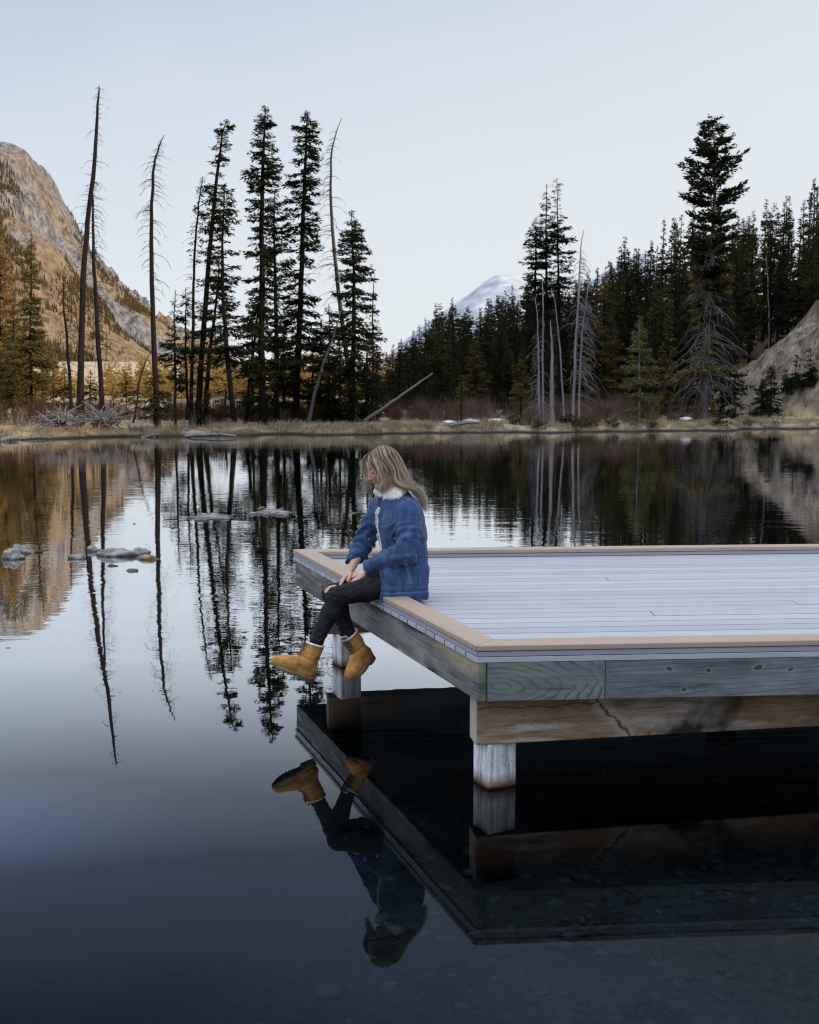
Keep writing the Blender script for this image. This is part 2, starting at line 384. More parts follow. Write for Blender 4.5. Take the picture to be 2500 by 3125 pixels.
# the sunlit mountain beyond the left shore: a skyline ridge at 900 m and a spur in front of it at 650 m
CR2 = [(-620, 330), (-430, 350), (-300, 360), (-160, 395), (-60, 425), (0, 435), (42, 440), (92, 468), (132, 548), (190, 640), (215, 700), (262, 762), (312, 836), (360, 884), (430, 934), (500, 988), (535, 1022), (580, 1050), (640, 1090), (720, 1135), (900, 1175)]
CR1 = [(-700, 300), (-300, 430), (-100, 560), (0, 640), (60, 672), (115, 712), (170, 772), (215, 850), (292, 930), (335, 1000), (400, 1045), (470, 1095), (560, 1130), (700, 1170)]
def crest(tab, Y):
    pts = np.array([P(a, b, Y) for a, b in tab]); return pts[:, 0], pts[:, 2]
c2x, c2z = crest(CR2, 900.0); c1x, c1z = crest(CR1, 650.0)
def mount_h(X, Y):
    w = 14 * fbm(X * 0.012, Y * 0.012, 1.0, oct=4); Xw = X + 0.35 * w
    n = fbm(X * 0.02, Y * 0.02, 5.0, oct=7, gain=0.62); rid = 1 - np.abs(fbm(X * 0.016, Y * 0.009, 9.0, oct=5)) * 2
    z2 = np.interp(Xw, c2x, c2z); y2 = 900 + 30 * fbm(X * 0.006, 2.0, oct=2)
    dy = np.abs(Y - y2) + w * 0.5; front = Y < y2
    f2 = np.where(front, np.clip(1 - dy / 300, 0, 1) ** 1.15, np.clip(1 - dy / 420, 0, 1))
    h2 = z2 * f2 + (n * 19 + rid * 24 - 12 + 9 * (1 - np.abs(fbm(X * 0.055, Y * 0.03, 6.0, oct=4)) * 2.4) + 5 * np.abs(fbm(X * 0.06, Y * 0.03, 2.0, oct=4))) * np.clip(dy / 70, 0.06, 1) * np.clip(z2 / 60, 0, 1)
    z1 = np.interp(Xw, c1x, c1z); dy1 = Y - (650 + 0.12 * (X + 220)) + w
    f1 = np.where(dy1 < 0, np.clip(1 + dy1 / 240, 0, 1) ** 1.1, np.clip(1 - dy1 / 90, 0, 1))
    h1 = z1 * f1 + (n * 11 + rid * 9 - 4 + 5 * (1 - np.abs(fbm(X * 0.06, Y * 0.04, 8.0, oct=4)) * 2.4)) * np.clip(np.abs(dy1) / 60, 0.15, 1) * np.clip(z1 / 40, 0, 1)
    return np.maximum(h1, h2) - 1.0 + np.clip(-(X + 40) / 60, -1, 0) * 12
def m_cliff(X, Y, Z):
    h = mount_h(X, Y); z2 = np.interp(X, c2x, c2z); z1 = np.interp(X, c1x, c1z)
    back = smooth01((Y - 668) / 25)                              # the face of the back ridge is bare limestone, the spur is grass and scree
    band = 0.62 * back * smooth01((0.96 - h / np.maximum(z2, 1)) / 0.15) + 0.52 * back
    spurrock = 0.7 * np.exp(-(((X + 208) / 16) ** 2 + ((h - 78) / 17) ** 2)) * (1 - back)
    return band + spurrock
mo = grid_mesh('mountain', M_MOUNT, np.arange(-520, -62, 2.2), np.arange(396, 1250, 3.0), mount_h, {'cliff': m_cliff})
tag(mo, kind='structure')
SN = [(1120, 1130), (1200, 1075), (1262, 1020), (1330, 962), (1390, 915), (1440, 885), (1490, 848), (1530, 828), (1580, 830), (1640, 860), (1700, 860), (1760, 868), (1830, 850), (1900, 808), (1965, 765), (2010, 790), (2080, 840), (2160, 880), (2300, 900), (2460, 960)]
s_x, s_z = crest(SN, 4200.0)
def snow_h(X, Y):
    z = np.interp(X + 60 * fbm(X * 0.002, Y * 0.002, oct=3), s_x, s_z)
    f = np.clip(1 - np.abs(Y - 4200) / 1300, 0, 1)
    n = fbm(X * 0.004, Y * 0.004, 3.0, oct=6, gain=0.55); r = np.abs(fbm(X * 0.003, Y * 0.0016, 7.0, oct=4))
    return z * f + (n * 90 - r * 120) * np.clip(np.abs(Y - 4200) / 400, 0.04, 1) * f - 5
tag(grid_mesh('snowy_mountain', M_SNOWM, np.arange(-200, 1560, 14.0), np.arange(2900, 5500, 30.0), snow_h), kind='structure')
# ------------------------------------------------------------------ plants, rocks and driftwood: materials
def mat_foliage(name, dark, light, tip=None):
    m = NM(name); p = m.tc('Object'); r = m.rnd()
    n = m.noise(p, 1.1, 3, 0.6); f = m.math('ADD', m.math('MULTIPLY', n, 0.8), m.math('MULTIPLY', r, 0.35))
    c = m.ramp(f, [(0.30, dark), (0.78, light)])
    if tip: c = m.mix(m.ramp(m.noise(p, 3.2, 2), [(0.50, 0), (0.72, 1)]), c, tip)
    d = m.n('ShaderNodeBsdfDiffuse'); m.l(c, d.inputs[0]); t = m.n('ShaderNodeBsdfTranslucent'); m.l(c, t.inputs[0])
    mx = m.n('ShaderNodeMixShader'); mx.inputs[0].default_value = 0.22; m.l(d.outputs[0], mx.inputs[1]); m.l(t.outputs[0], mx.inputs[2])
    m.l(mx.outputs[0], m.out.inputs[0]); return m.m
def mat_bark(name, a, b):
    m = NM(name); p = m.tc('Object'); n = m.noise(m.map(p, (9, 9, 1.6)), 1.0, 5, 0.65)
    n2 = m.noise(p, 0.7, 3)
    c = m.mix(m.math('ADD', m.math('MULTIPLY', n, 0.7), m.math('MULTIPLY', n2, 0.4)), a, b)
    return m.done(c, 0.95, m.bump(n, 0.6, 0.03), 0.04)
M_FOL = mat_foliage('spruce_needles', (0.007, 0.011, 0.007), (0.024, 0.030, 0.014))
M_FOLF = mat_foliage('forest_needles', (0.009, 0.013, 0.008), (0.036, 0.035, 0.015))
M_FOLO = mat_foliage('olive_needles', (0.075, 0.075, 0.026), (0.17, 0.15, 0.058))
M_FOLB = mat_foliage('brown_olive_needles', (0.048, 0.040, 0.014), (0.135, 0.105, 0.038))
M_FOLG = mat_foliage('sunlit_needles', (0.13, 0.085, 0.028), (0.33, 0.215, 0.07))  # the warm sunlight is put into this needle colour
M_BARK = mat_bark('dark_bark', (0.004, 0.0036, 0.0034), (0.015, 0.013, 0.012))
M_BARKG = mat_bark('grey_bark', (0.11, 0.10, 0.10), (0.27, 0.255, 0.25))
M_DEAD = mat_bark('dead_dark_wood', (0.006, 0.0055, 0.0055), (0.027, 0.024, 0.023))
M_SILVER = mat_bark('silver_wood', (0.10, 0.095, 0.097), (0.29, 0.28, 0.285))

# ------------------------------------------------------------------ trees
def gz(x, y): return float(ground_h(x, y))
def spine(pts, n=26, wob=0.0, rng=None):
    c = resample(pts, n)
    if wob and rng is not None:
        k = rng.normal(0, wob, (n, 2)); k = np.cumsum(k, 0) - np.linspace(0, 1, n)[:, None] * np.cumsum(k, 0)[-1]
        c = c.copy(); c[:, :2] += k
    return c
def at_t(c, t):
    u = np.clip(t, 0, 1) * (len(c) - 1); i = np.minimum(u.astype(int), len(c) - 2); w = (u - i)[:, None]
    return c[i] * (1 - w) + c[i + 1] * w
def twigs(mb, base, az, L, droop, rng, r0=0.018, seg=4, kink=0.12, up=0.0, sub=0):
    """thin dead branches: one drooping tapered tube each"""
    for i in range(len(base)):
        s = np.linspace(0, 1, seg + 1)
        a = az[i] + np.cumsum(rng.normal(0, kink, seg + 1)) * 0.6
        q = np.empty((seg + 1, 3)); q[0] = base[i]
        for k in range(seg):
            pitch = up - droop[i] * (s[k + 1] ** 1.1) * 1.25 + rng.normal(0, 0.10)
            q[k + 1] = q[k] + L[i] / seg * np.array([math.cos(a[k]) * math.cos(pitch), math.sin(a[k]) * math.cos(pitch), math.sin(pitch)])
        tube(mb, q, r0 * (1 - 0.82 * s) * min(1.3, 0.5 + L[i] * 0.4), 3, cap=False)
        for _ in range(sub):
            k = rng.integers(1, seg + 1); a2 = a[k - 1] + rng.choice([-1, 1]) * rng.uniform(0.4, 1.0); l2 = L[i] * rng.uniform(0.2, 0.45)
            e = q[k] + l2 * np.array([math.cos(a2) * 0.8, math.sin(a2) * 0.8, -0.45 - 0.4 * droop[i] * rng.random()])
            tube(mb, [q[k], (q[k] + e) / 2 + np.array([0, 0, 0.06 * l2]), e], [r0 * 0.45, r0 * 0.3, r0 * 0.1], 3, cap=False)
def crown(mb, wood, c, H, prof, rng, whorl=0.34, per=6.75, dens=22.1, droop=0.35, upturn=0.25, spray=(0.13, 0.28), wid=0.082, gap=0.15, clump=0.0, side=0.0, hang=0.25):
    """needle sprays on whorled branches; prof = [(t, radius)] along the trunk c"""
    pt = [a for a, b in prof]; pr = [b for a, b in prof]
    t = pt[0]; T = []
    while t < pt[-1]:
        T.append(t); t += whorl / H * rng.uniform(0.7, 1.35) * (1.0 if t < 0.75 else 0.72)
    V = []; K = 0; BA = []; BD = []; BL = []
    for t in T:
        r = np.interp(t, pt, pr)
        cl = 1.0 + clump * math.sin(t * H * 1.7 + 3 * math.sin(t * H * 0.43))
        for b in range(max(2, rng.poisson(per))):
            if rng.random() < gap: continue
            BA.append(t + rng.normal(0, 0.10) / H); a = rng.uniform(0, 2 * math.pi); BD.append(a)
            BL.append(max(0.10, r * cl * rng.uniform(0.62, 1.12) * (1 + side * math.cos(a))))
    BA = np.array(BA); BD = np.array(BD); BL = np.array(BL); base = at_t(c, BA)
    n = np.maximum(3, (BL * dens * 2.3).astype(int)); idx = np.repeat(np.arange(len(BL)), n); m = len(idx)
    s = rng.random(m) ** 0.75 * 0.95 + 0.05
    a = BD[idx] + rng.normal(0, 0.16, m) * s; L = BL[idx]
    dr = droop * (0.55 + 0.9 * (1 - BA[idx])) * rng.normal(1, 0.2, len(BL))[idx]
    z = -dr * L * s + upturn * L * s ** 2.4
    o = base[idx] + np.stack([np.cos(a) * L * s, np.sin(a) * L * s, z], -1) + rng.normal(0, 0.035, (m, 3))
    th = a + rng.choice([-1, 1], m) * rng.uniform(0.2, 1.15, m)
    ln = rng.uniform(*spray, m) * (0.45 + 0.65 * np.minimum(1, L / 0.9)) * np.where(s > 0.85, 0.8, 1)
    pit = rng.normal(-hang, 0.32, m)
    d = np.stack([np.cos(th) * np.cos(pit), np.sin(th) * np.cos(pit), np.sin(pit)], -1)
    q = np.cross(d, rng.normal(0, 1, (m, 3))); q /= np.linalg.norm(q, axis=1, keepdims=True) + 1e-9
    w = wid * rng.uniform(0.6, 1.25, m)[:, None] * np.minimum(1, ln / 0.3)[:, None]
    tri = np.stack([o - d * 0.05 - q * w * 0.5, o + d * ln[:, None] * 0.55 + q * w * 0.55, o + d * ln[:, None], o + d * ln[:, None] * 0.45 - q * w * 0.6], 1)
    mb.add(tri.reshape(-1, 3), np.arange(4 * m).reshape(-1, 4))
    if wood is not None:
        for i in range(0, len(BL)):
            if BL[i] < 0.45: continue
            e = base[i] + BL[i] * 0.9 * np.array([math.cos(BD[i]), math.sin(BD[i]), -droop * 0.7 * (1.2 - BA[i])])
            mid = (base[i] + e) / 2 + np.array([0, 0, -0.04 * BL[i]])
            tube(wood, [base[i], mid, e], [0.022, 0.015, 0.006], 3, cap=False)
def trunk_tube(mb, c, r0, r1=0.02, n=8, flare=0.35, rng=None):
    s = np.linspace(0, 1, len(c)); r = r0 * (1 - s) ** 0.85 + r1; r = r * (1 + flare * np.exp(-s * 28))
    tube(mb, c, r, n)
def px_line(pts, Y):
    return np.array([P(a, b, Y) for a, b in pts])
GRP_LEFT = 'tall trees on the far bank'
def tree_from_px(name, label, pts, Y, r0, prof, seed, cat='tree', fol=None, bark=None, group=None, dead=None, dead_len=(0.4, 1.0), dead_t=(0.25, 0.95), dead_n=0, dead_droop=(0.2, 0.8), dead_az=None, wob=0.012, **kw):
    """a tree whose trunk follows a line in the place at distance Y"""
    rng = np.random.default_rng(seed)
    l = px_line(pts, Y); base = np.array([l[0][0], Y, gz(l[0][0], Y) - 0.05]); l[0] = base
    c = spine(l, 30, wob, rng); H = c[-1][2] - c[0][2]; c = c - base
    yd = np.cumsum(rng.normal(0, 0.03, len(c))); c[:, 1] += yd - yd[0]
    root = thing(name, label, cat, tuple(base), 0, group)
    wood = MB(); trunk_tube(wood, c, r0, 0.012)
    if prof:
        fb = MB(); crown(fb, wood, c, H, prof, rng, **kw)
        fb.build('crown', fol or M_FOL, root, smooth=False)
    if dead_n:
        db = MB(); t = np.sort(rng.uniform(*dead_t, dead_n)); b = at_t(c, t)
        az = rng.uniform(0, 2 * math.pi, dead_n)
        if dead_az is not None: az = np.where(rng.random(dead_n) < 0.6, rng.normal(dead_az, 0.7, dead_n), az)
        f = 1 - 0.72 * (t - dead_t[0]) / (dead_t[1] - dead_t[0])
        twigs(db, b, az, rng.uniform(*dead_len, dead_n) * f, rng.uniform(*dead_droop, dead_n), rng, 0.018, 5, 0.16, 0.15, sub=2 if dead_len[1] > 1.1 else 1)
        tube(db, c, np.linspace(r0 * 0.4, 0.004, len(c)), 4); db.build('dead_branches', dead or M_DEAD, root)
    wood.build('trunk', bark or M_BARK, root)
    return root
S = 'snag'
# dead standing trunks on the left bank
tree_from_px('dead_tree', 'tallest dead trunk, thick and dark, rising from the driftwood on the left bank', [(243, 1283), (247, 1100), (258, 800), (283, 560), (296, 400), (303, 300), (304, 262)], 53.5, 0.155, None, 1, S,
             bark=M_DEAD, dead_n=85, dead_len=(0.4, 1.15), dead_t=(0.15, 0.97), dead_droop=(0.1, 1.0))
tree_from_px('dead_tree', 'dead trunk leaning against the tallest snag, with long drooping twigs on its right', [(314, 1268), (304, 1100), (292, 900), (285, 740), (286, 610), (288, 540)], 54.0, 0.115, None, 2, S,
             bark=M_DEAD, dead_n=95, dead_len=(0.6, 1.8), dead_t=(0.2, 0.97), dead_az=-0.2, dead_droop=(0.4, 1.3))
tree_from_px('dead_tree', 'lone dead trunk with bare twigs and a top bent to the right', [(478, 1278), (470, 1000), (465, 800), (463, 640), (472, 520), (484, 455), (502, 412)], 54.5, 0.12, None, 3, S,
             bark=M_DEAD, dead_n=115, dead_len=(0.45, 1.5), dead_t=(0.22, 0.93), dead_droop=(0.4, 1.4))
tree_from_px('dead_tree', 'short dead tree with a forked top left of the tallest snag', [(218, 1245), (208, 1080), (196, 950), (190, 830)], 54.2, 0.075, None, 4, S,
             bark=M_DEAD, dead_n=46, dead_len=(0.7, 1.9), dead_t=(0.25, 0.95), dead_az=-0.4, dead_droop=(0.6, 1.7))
tree_from_px('dead_tree', 'thin grey dead trunk with a bent tip beside the broad dense spruce', [(1082, 1276), (1060, 1110), (1040, 950), (1024, 800), (1014, 640), (1014, 510), (1022, 440), (1044, 362)], 58.5, 0.12, None, 5, S,
             bark=mat_bark('weathered_grey_wood', (0.035, 0.033, 0.035), (0.09, 0.086, 0.09)), dead=M_DEAD, dead_n=85, dead_len=(0.5, 1.7), dead_t=(0.3, 0.93), dead_droop=(0.3, 1.3), dead_az=3.0)
tree_from_px('leaning_tree', 'dead grey trunk leaning right across the spruces', [(941, 1296), (962, 1195), (996, 1087), (1022, 1010), (1041, 950)], 56.5, 0.085, None, 6, S,
             bark=mat_bark('leaning_grey_wood', (0.045, 0.042, 0.045), (0.12, 0.115, 0.12)), dead_n=14, dead_len=(0.3, 0.9), dead_t=(0.3, 0.95))
tree_from_px('leaning_tree', 'thin dead stem leaning right behind the driftwood roots', [(403, 1275), (424, 1195), (445, 1120), (461, 1075)], 52.2, 0.04, None, 7, S, bark=M_DEAD, dead_n=8, dead_len=(0.2, 0.6), dead_t=(0.3, 0.95))
tree_from_px('dead_tree', 'thin bare spike behind the right-hand spruce of the row', [(1141, 1230), (1140, 1050), (1140, 930), (1144, 835)], 62, 0.05, [(0.10, 0.9), (0.4, 0.6), (0.62, 0.1)], 8, S, bark=M_DEAD, dead_n=12, dead_len=(0.2, 0.5), per=4.05, dens=14.3)
# living spruces in the row on the left bank
SK = dict(group=GRP_LEFT)
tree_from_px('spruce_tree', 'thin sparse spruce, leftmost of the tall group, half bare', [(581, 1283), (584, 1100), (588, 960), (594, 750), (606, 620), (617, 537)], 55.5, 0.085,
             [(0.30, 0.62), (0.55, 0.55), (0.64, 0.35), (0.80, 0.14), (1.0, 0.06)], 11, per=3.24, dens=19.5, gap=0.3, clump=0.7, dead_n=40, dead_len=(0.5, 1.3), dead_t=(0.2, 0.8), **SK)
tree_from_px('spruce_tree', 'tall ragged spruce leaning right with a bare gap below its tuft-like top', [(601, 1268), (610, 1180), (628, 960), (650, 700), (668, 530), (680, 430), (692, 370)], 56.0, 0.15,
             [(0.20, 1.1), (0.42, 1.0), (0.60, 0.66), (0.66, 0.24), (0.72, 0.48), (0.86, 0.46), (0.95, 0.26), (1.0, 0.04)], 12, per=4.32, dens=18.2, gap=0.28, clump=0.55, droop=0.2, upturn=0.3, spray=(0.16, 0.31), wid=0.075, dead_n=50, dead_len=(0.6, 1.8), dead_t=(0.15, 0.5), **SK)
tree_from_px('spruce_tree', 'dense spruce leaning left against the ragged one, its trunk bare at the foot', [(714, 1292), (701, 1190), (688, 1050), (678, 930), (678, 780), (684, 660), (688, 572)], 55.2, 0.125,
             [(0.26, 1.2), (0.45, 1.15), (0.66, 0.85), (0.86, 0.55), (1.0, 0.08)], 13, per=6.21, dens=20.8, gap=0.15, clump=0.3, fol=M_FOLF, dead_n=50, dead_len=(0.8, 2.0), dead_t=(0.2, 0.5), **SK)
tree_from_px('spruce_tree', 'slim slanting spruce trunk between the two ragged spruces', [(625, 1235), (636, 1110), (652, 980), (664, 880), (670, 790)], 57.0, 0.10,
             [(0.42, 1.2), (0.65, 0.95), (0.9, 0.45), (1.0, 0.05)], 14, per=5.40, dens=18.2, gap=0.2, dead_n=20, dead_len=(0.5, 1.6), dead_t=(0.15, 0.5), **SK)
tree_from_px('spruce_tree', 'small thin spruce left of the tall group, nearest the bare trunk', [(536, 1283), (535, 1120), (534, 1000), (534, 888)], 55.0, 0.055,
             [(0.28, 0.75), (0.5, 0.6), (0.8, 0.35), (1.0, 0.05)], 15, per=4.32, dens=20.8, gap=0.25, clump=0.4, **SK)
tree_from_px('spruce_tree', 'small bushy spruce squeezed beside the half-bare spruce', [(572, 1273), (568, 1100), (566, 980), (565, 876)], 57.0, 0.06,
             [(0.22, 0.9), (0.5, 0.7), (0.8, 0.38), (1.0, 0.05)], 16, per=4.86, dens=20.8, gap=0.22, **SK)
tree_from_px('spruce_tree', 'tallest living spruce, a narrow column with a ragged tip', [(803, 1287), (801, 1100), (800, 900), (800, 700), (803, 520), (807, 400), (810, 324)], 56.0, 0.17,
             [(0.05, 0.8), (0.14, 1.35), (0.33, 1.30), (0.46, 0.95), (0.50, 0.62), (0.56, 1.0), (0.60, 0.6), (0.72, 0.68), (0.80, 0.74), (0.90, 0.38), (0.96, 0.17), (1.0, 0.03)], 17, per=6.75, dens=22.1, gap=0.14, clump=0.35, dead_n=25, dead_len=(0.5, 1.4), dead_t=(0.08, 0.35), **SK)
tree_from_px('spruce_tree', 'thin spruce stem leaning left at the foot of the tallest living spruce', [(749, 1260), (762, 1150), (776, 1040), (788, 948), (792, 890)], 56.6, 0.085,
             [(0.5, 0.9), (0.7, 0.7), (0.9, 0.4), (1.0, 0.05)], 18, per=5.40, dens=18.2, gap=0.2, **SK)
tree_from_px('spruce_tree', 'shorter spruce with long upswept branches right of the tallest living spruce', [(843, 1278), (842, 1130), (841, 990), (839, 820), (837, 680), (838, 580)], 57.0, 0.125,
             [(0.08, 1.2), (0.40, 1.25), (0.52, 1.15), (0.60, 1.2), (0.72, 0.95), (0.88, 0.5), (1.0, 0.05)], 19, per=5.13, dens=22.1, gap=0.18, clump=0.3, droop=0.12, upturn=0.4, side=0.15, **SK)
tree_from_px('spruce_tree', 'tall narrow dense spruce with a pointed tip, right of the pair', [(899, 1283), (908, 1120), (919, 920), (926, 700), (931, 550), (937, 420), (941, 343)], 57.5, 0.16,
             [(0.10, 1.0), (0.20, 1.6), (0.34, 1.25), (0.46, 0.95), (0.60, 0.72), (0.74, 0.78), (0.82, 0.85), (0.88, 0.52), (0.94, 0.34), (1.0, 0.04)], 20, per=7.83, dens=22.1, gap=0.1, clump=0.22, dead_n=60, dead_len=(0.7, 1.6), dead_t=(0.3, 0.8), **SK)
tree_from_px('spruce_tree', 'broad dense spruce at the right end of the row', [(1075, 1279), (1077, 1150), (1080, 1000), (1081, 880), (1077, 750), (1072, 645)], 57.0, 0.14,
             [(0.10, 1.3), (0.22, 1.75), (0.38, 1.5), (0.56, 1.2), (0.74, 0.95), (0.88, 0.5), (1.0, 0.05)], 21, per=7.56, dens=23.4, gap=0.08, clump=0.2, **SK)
# smaller spruces among them
BACKFILL = [(1001, 925, 1262, 60, 1.05, 'slim dark spruce behind the leaning grey trunk', 31), (980, 975, 1265, 62, 1.25, 'dark spruce filling the gap left of the leaning grey trunk', 32),
            (955, 1010, 1265, 61, 1.1, 'low dark spruce at the foot of the narrow dense spruce', 33), (1035, 1010, 1268, 60.5, 1.2, 'young spruce half hidden behind the curved grey trunk', 34),
            (1118, 990, 1268, 60, 1.15, 'young spruce on the right flank of the broad dense spruce', 35), (866, 1000, 1266, 61.5, 1.0, 'young spruce between the upswept spruce and the narrow one', 36),
            (770, 960, 1264, 60, 0.95, 'slim young spruce left of the tallest living spruce', 37), (1150, 1060, 1262, 66, 1.0, 'small spruce right of the broad dense spruce', 38),
            (690, 1170, 1262, 62, 1.05, 'low bushy spruce under the dense leaning spruce', 39), (478, 1125, 1262, 53.4, 0.95, 'little bushy spruce at the foot of the lone dead trunk', 40),
            (632, 1190, 1268, 55.2, 0.85, 'low dark spruce bush at the foot of the tall ragged spruce', 41)]
for (px, ty, by, Y, r, lab, sd) in BACKFILL:
    tree_from_px('spruce_tree', lab, [(px, by), (px, (ty + by) / 2), (px + 2, ty)], Y, 0.07, [(0.04, r * 0.85), (0.25, r), (0.6, r * 0.62), (0.85, r * 0.3), (1.0, 0.04)], sd, per=6.21, dens=19.5, gap=0.12, group='young spruces among the tall ones', fol=M_FOLF)

# ------------------------------------------------------------------ forest: a few kinds of spruce, copied tree by tree
def proto(seed, H, rad, style, fol, bark, name='spruce_tree', per=5.2, dens=9.5, whorl=0.33, bare=0.06, lab='spruce', cat='tree', group=None):
    rng = np.random.default_rng(seed); n = 16
    c = np.zeros((n, 3)); c[:, 2] = np.linspace(0, H, n); c[:, 0] = np.cumsum(rng.normal(0, 0.02, n)); c[:, 1] = np.cumsum(rng.normal(0, 0.02, n)); c[:, :2] -= c[0, :2]
    pr = {'full': [(bare, rad * .8), (bare + .12, rad), (0.5, rad * .62), (0.8, rad * .25), (1, 0.02)],
          'slim': [(bare, rad * .55), (bare + .2, rad), (0.55, rad * .75), (0.85, rad * .36), (1, 0.03)],
          'top': [(bare, rad * .5), (0.55, rad), (0.8, rad * .62), (1, 0.04)]}[style]
    root = thing(name, lab, cat, (0, 0, 0), 0, group)
    fb = MB(); wood = MB(); crown(fb, None, c, H, pr, rng, whorl=whorl, per=per, dens=dens, spray=(0.20, 0.38), wid=0.12, gap=0.10, clump=0.25)
    trunk_tube(wood, c, 0.012 * H + 0.02, 0.012, 6)
    if bare > 0.2:
        k = 30; t = rng.uniform(0.06, bare + 0.1, k); twigs(wood, at_t(c, t), rng.uniform(0, 6.28, k), rng.uniform(0.4, 1.2, k), rng.uniform(0.1, 0.7, k), rng, 0.014, 3)
    fb.build('crown', fol, root, smooth=False); wood.build('trunk', bark, root)
    return root
USED = set()
def put(pr, x, y, H, H0, rng, lab=None, group=None, squash=1.0):
    s = H / H0; z = gz(x, y) - 0.08
    if pr.name not in USED:
        USED.add(pr.name); pr.location = (x, y, z); pr.rotation_euler = (0, 0, rng.uniform(0, 6.28)); pr.scale = (s * squash, s * squash, s)
        if lab: pr['label'] = lab
        if group: pr['group'] = group
        return pr
    return copy_tree(pr, (x, y, z), rng.uniform(0, 6.28), (s * squash, s * squash, s), lab, group)
frng = np.random.default_rng(77)
LAB_F = 'dark green spruce in the crowded shaded forest on the right'
GRP_F = 'spruces of the shaded forest'
FP = [(proto(100 + i, 11.0, r, st, M_FOLF, M_BARK, bare=b, lab=LAB_F, group=GRP_F), 11.0) for i, (r, st, b) in enumerate(((1.5, 'full', .05), (1.2, 'slim', .10), (1.75, 'full', .04), (1.05, 'slim', .22), (1.35, 'full', .07), (0.95, 'top', .32)))]
SKY = [(1180, 1075), (1225, 1030), (1262, 1005), (1300, 965), (1330, 920), (1380, 905), (1430, 930), (1500, 905), (1560, 868), (1620, 850), (1700, 840), (1760, 850), (1820, 818), (1860, 790), (1909, 720), (1946, 756), (1985, 730), (2022, 660), (2068, 668), (2117, 630), (2180, 640), (2250, 650), (2300, 640), (2340, 605), (2401, 596), (2453, 604), (2491, 540), (2560, 560), (2700, 520)]
skx = [a for a, b in SKY]; sky_ = [b for a, b in SKY]
# trees that make the skyline, then ranks in front of it
for (px, py) in SKY:
    Y = frng.uniform(88, 104) if px < 1900 else frng.uniform(80, 96)
    top = P(px, py, Y); H = top[2] - gz(top[0], Y)
    pr, H0 = FP[frng.integers(0, 6)]
    put(pr, top[0], Y, H, H0, frng, squash=0.72 + 0.12 * frng.random())
def rank(n, lo, hi, y0, y1, drop0, drop1, kinds, sq=(0.7, 1.0), lab=None, group=None):
    k = 0; xs = np.linspace(lo, hi, n) + frng.normal(0, (hi - lo) / n * 0.4, n)
    for px in xs:
        Y = frng.uniform(y0, y1); ty = np.interp(px, skx, sky_) + frng.uniform(drop0, drop1)
        top = P(px, ty, Y); g = gz(top[0], Y); H = top[2] - g
        if H < 1.5: continue
        pr, H0 = kinds[frng.integers(0, len(kinds))]
        put(pr, top[0], Y, H, H0, frng, lab, group, frng.uniform(*sq) * (1.0 if H > 5 else 1.25))
rank(48, 1210, 2580, 92, 112, -6, 60, FP, (0.72, 1.0))
rank(46, 1190, 1960, 84, 104, 0, 50, FP, (0.9, 1.3))
rank(46, 1200, 2560, 82, 92, 25, 110, FP, (0.9, 1.2))
rank(40, 1190, 2230, 74, 82, 70, 200, FP, (0.9, 1.2))
FPO = [(proto(130 + i, 7.0, r, 'full', M_FOLB, M_BARK, bare=.04, lab='brownish olive spruce along the front edge of the right forest', group='olive spruces at the forest edge'), 7.0) for i, r in enumerate((1.15, 0.95))]
rank(26, 1180, 2240, 68, 74, 150, 300, FP, (0.9, 1.2))
rank(11, 1210, 2060, 67, 73, 190, 310, FPO, (0.9, 1.15))
# behind the ranks the forest goes on as one mass
bw = MB()
for pr, H0 in FP[:3]:
    crm = [ch for ch in pr.children if ch.name.startswith('crown')][0].data
    v = np.empty(len(crm.vertices) * 3, np.float32); crm.vertices.foreach_get('co', v); v = v.reshape(-1, 3)[: 4 * 2600]
    for i in range(44):
        px = frng.uniform(1180, 2650) if i < 26 else frng.uniform(1190, 1800); Y = frng.uniform(108, 140); top = P(px, np.interp(px, skx, sky_) + frng.uniform(8, 60), Y)
        H = top[2] - gz(top[0], Y); a = frng.uniform(0, 6.28); s = H / H0
        w = np.stack([v[:, 0] * math.cos(a) - v[:, 1] * math.sin(a), v[:, 0] * math.sin(a) + v[:, 1] * math.cos(a), v[:, 2]], -1) * np.array([1.4, 1.4, s]) + np.array([top[0], Y, gz(top[0], Y)])
        bw.add(w, np.arange(len(w)).reshape(-1, 4))
tag(bw.build('forest_wood', M_FOLF, smooth=False), 'mass of dark spruces deeper in the shaded forest on the right', 'wood', kind='stuff')

# single trees in front of the forest
def solo(px, ty, by, Y, r, lab, fol, seed, style=None, name='spruce_tree', **kw):
    return tree_from_px(name, lab, [(px, by), (px - 1, (ty + by) / 2), (px, ty)], Y, 0.012 * (by - ty) / 90 + 0.015,
                        style or [(0.05, r * 0.9), (0.16, r), (0.5, r * 0.66), (0.8, r * 0.30), (1.0, 0.03)], seed, fol=fol, **{'whorl': 0.24 if by - ty < 320 else 0.32, **kw})
solo(1952, 966, 1230, 62.5, 1.22, 'olive green young spruce with a pale trunk at the edge of the right forest', M_FOLO, 51, per=5.4, dens=18, gap=0.06, bark=M_BARKG, droop=0.22)
solo(1846, 815, 1205, 68, 1.55, 'brownish olive spruce, tall and full, left of the young olive one', M_FOLB, 52, per=6, dens=17, gap=0.05)
solo(1588, 1150, 1256, 59, 0.75, 'short shrubby spruce on the grassy bank in front of the forest', M_FOLB, 53, per=5, dens=20, gap=0.05)
solo(1592, 1080, 1220, 63, 0.7, 'small olive spruce behind the shrubby one on the bank', M_FOLB, 54, per=4.6, dens=16)
solo(2042, 1085, 1215, 66, 0.85, 'small olive spruce right of the pale-trunked young one', M_FOLB, 55, per=4.6, dens=16)
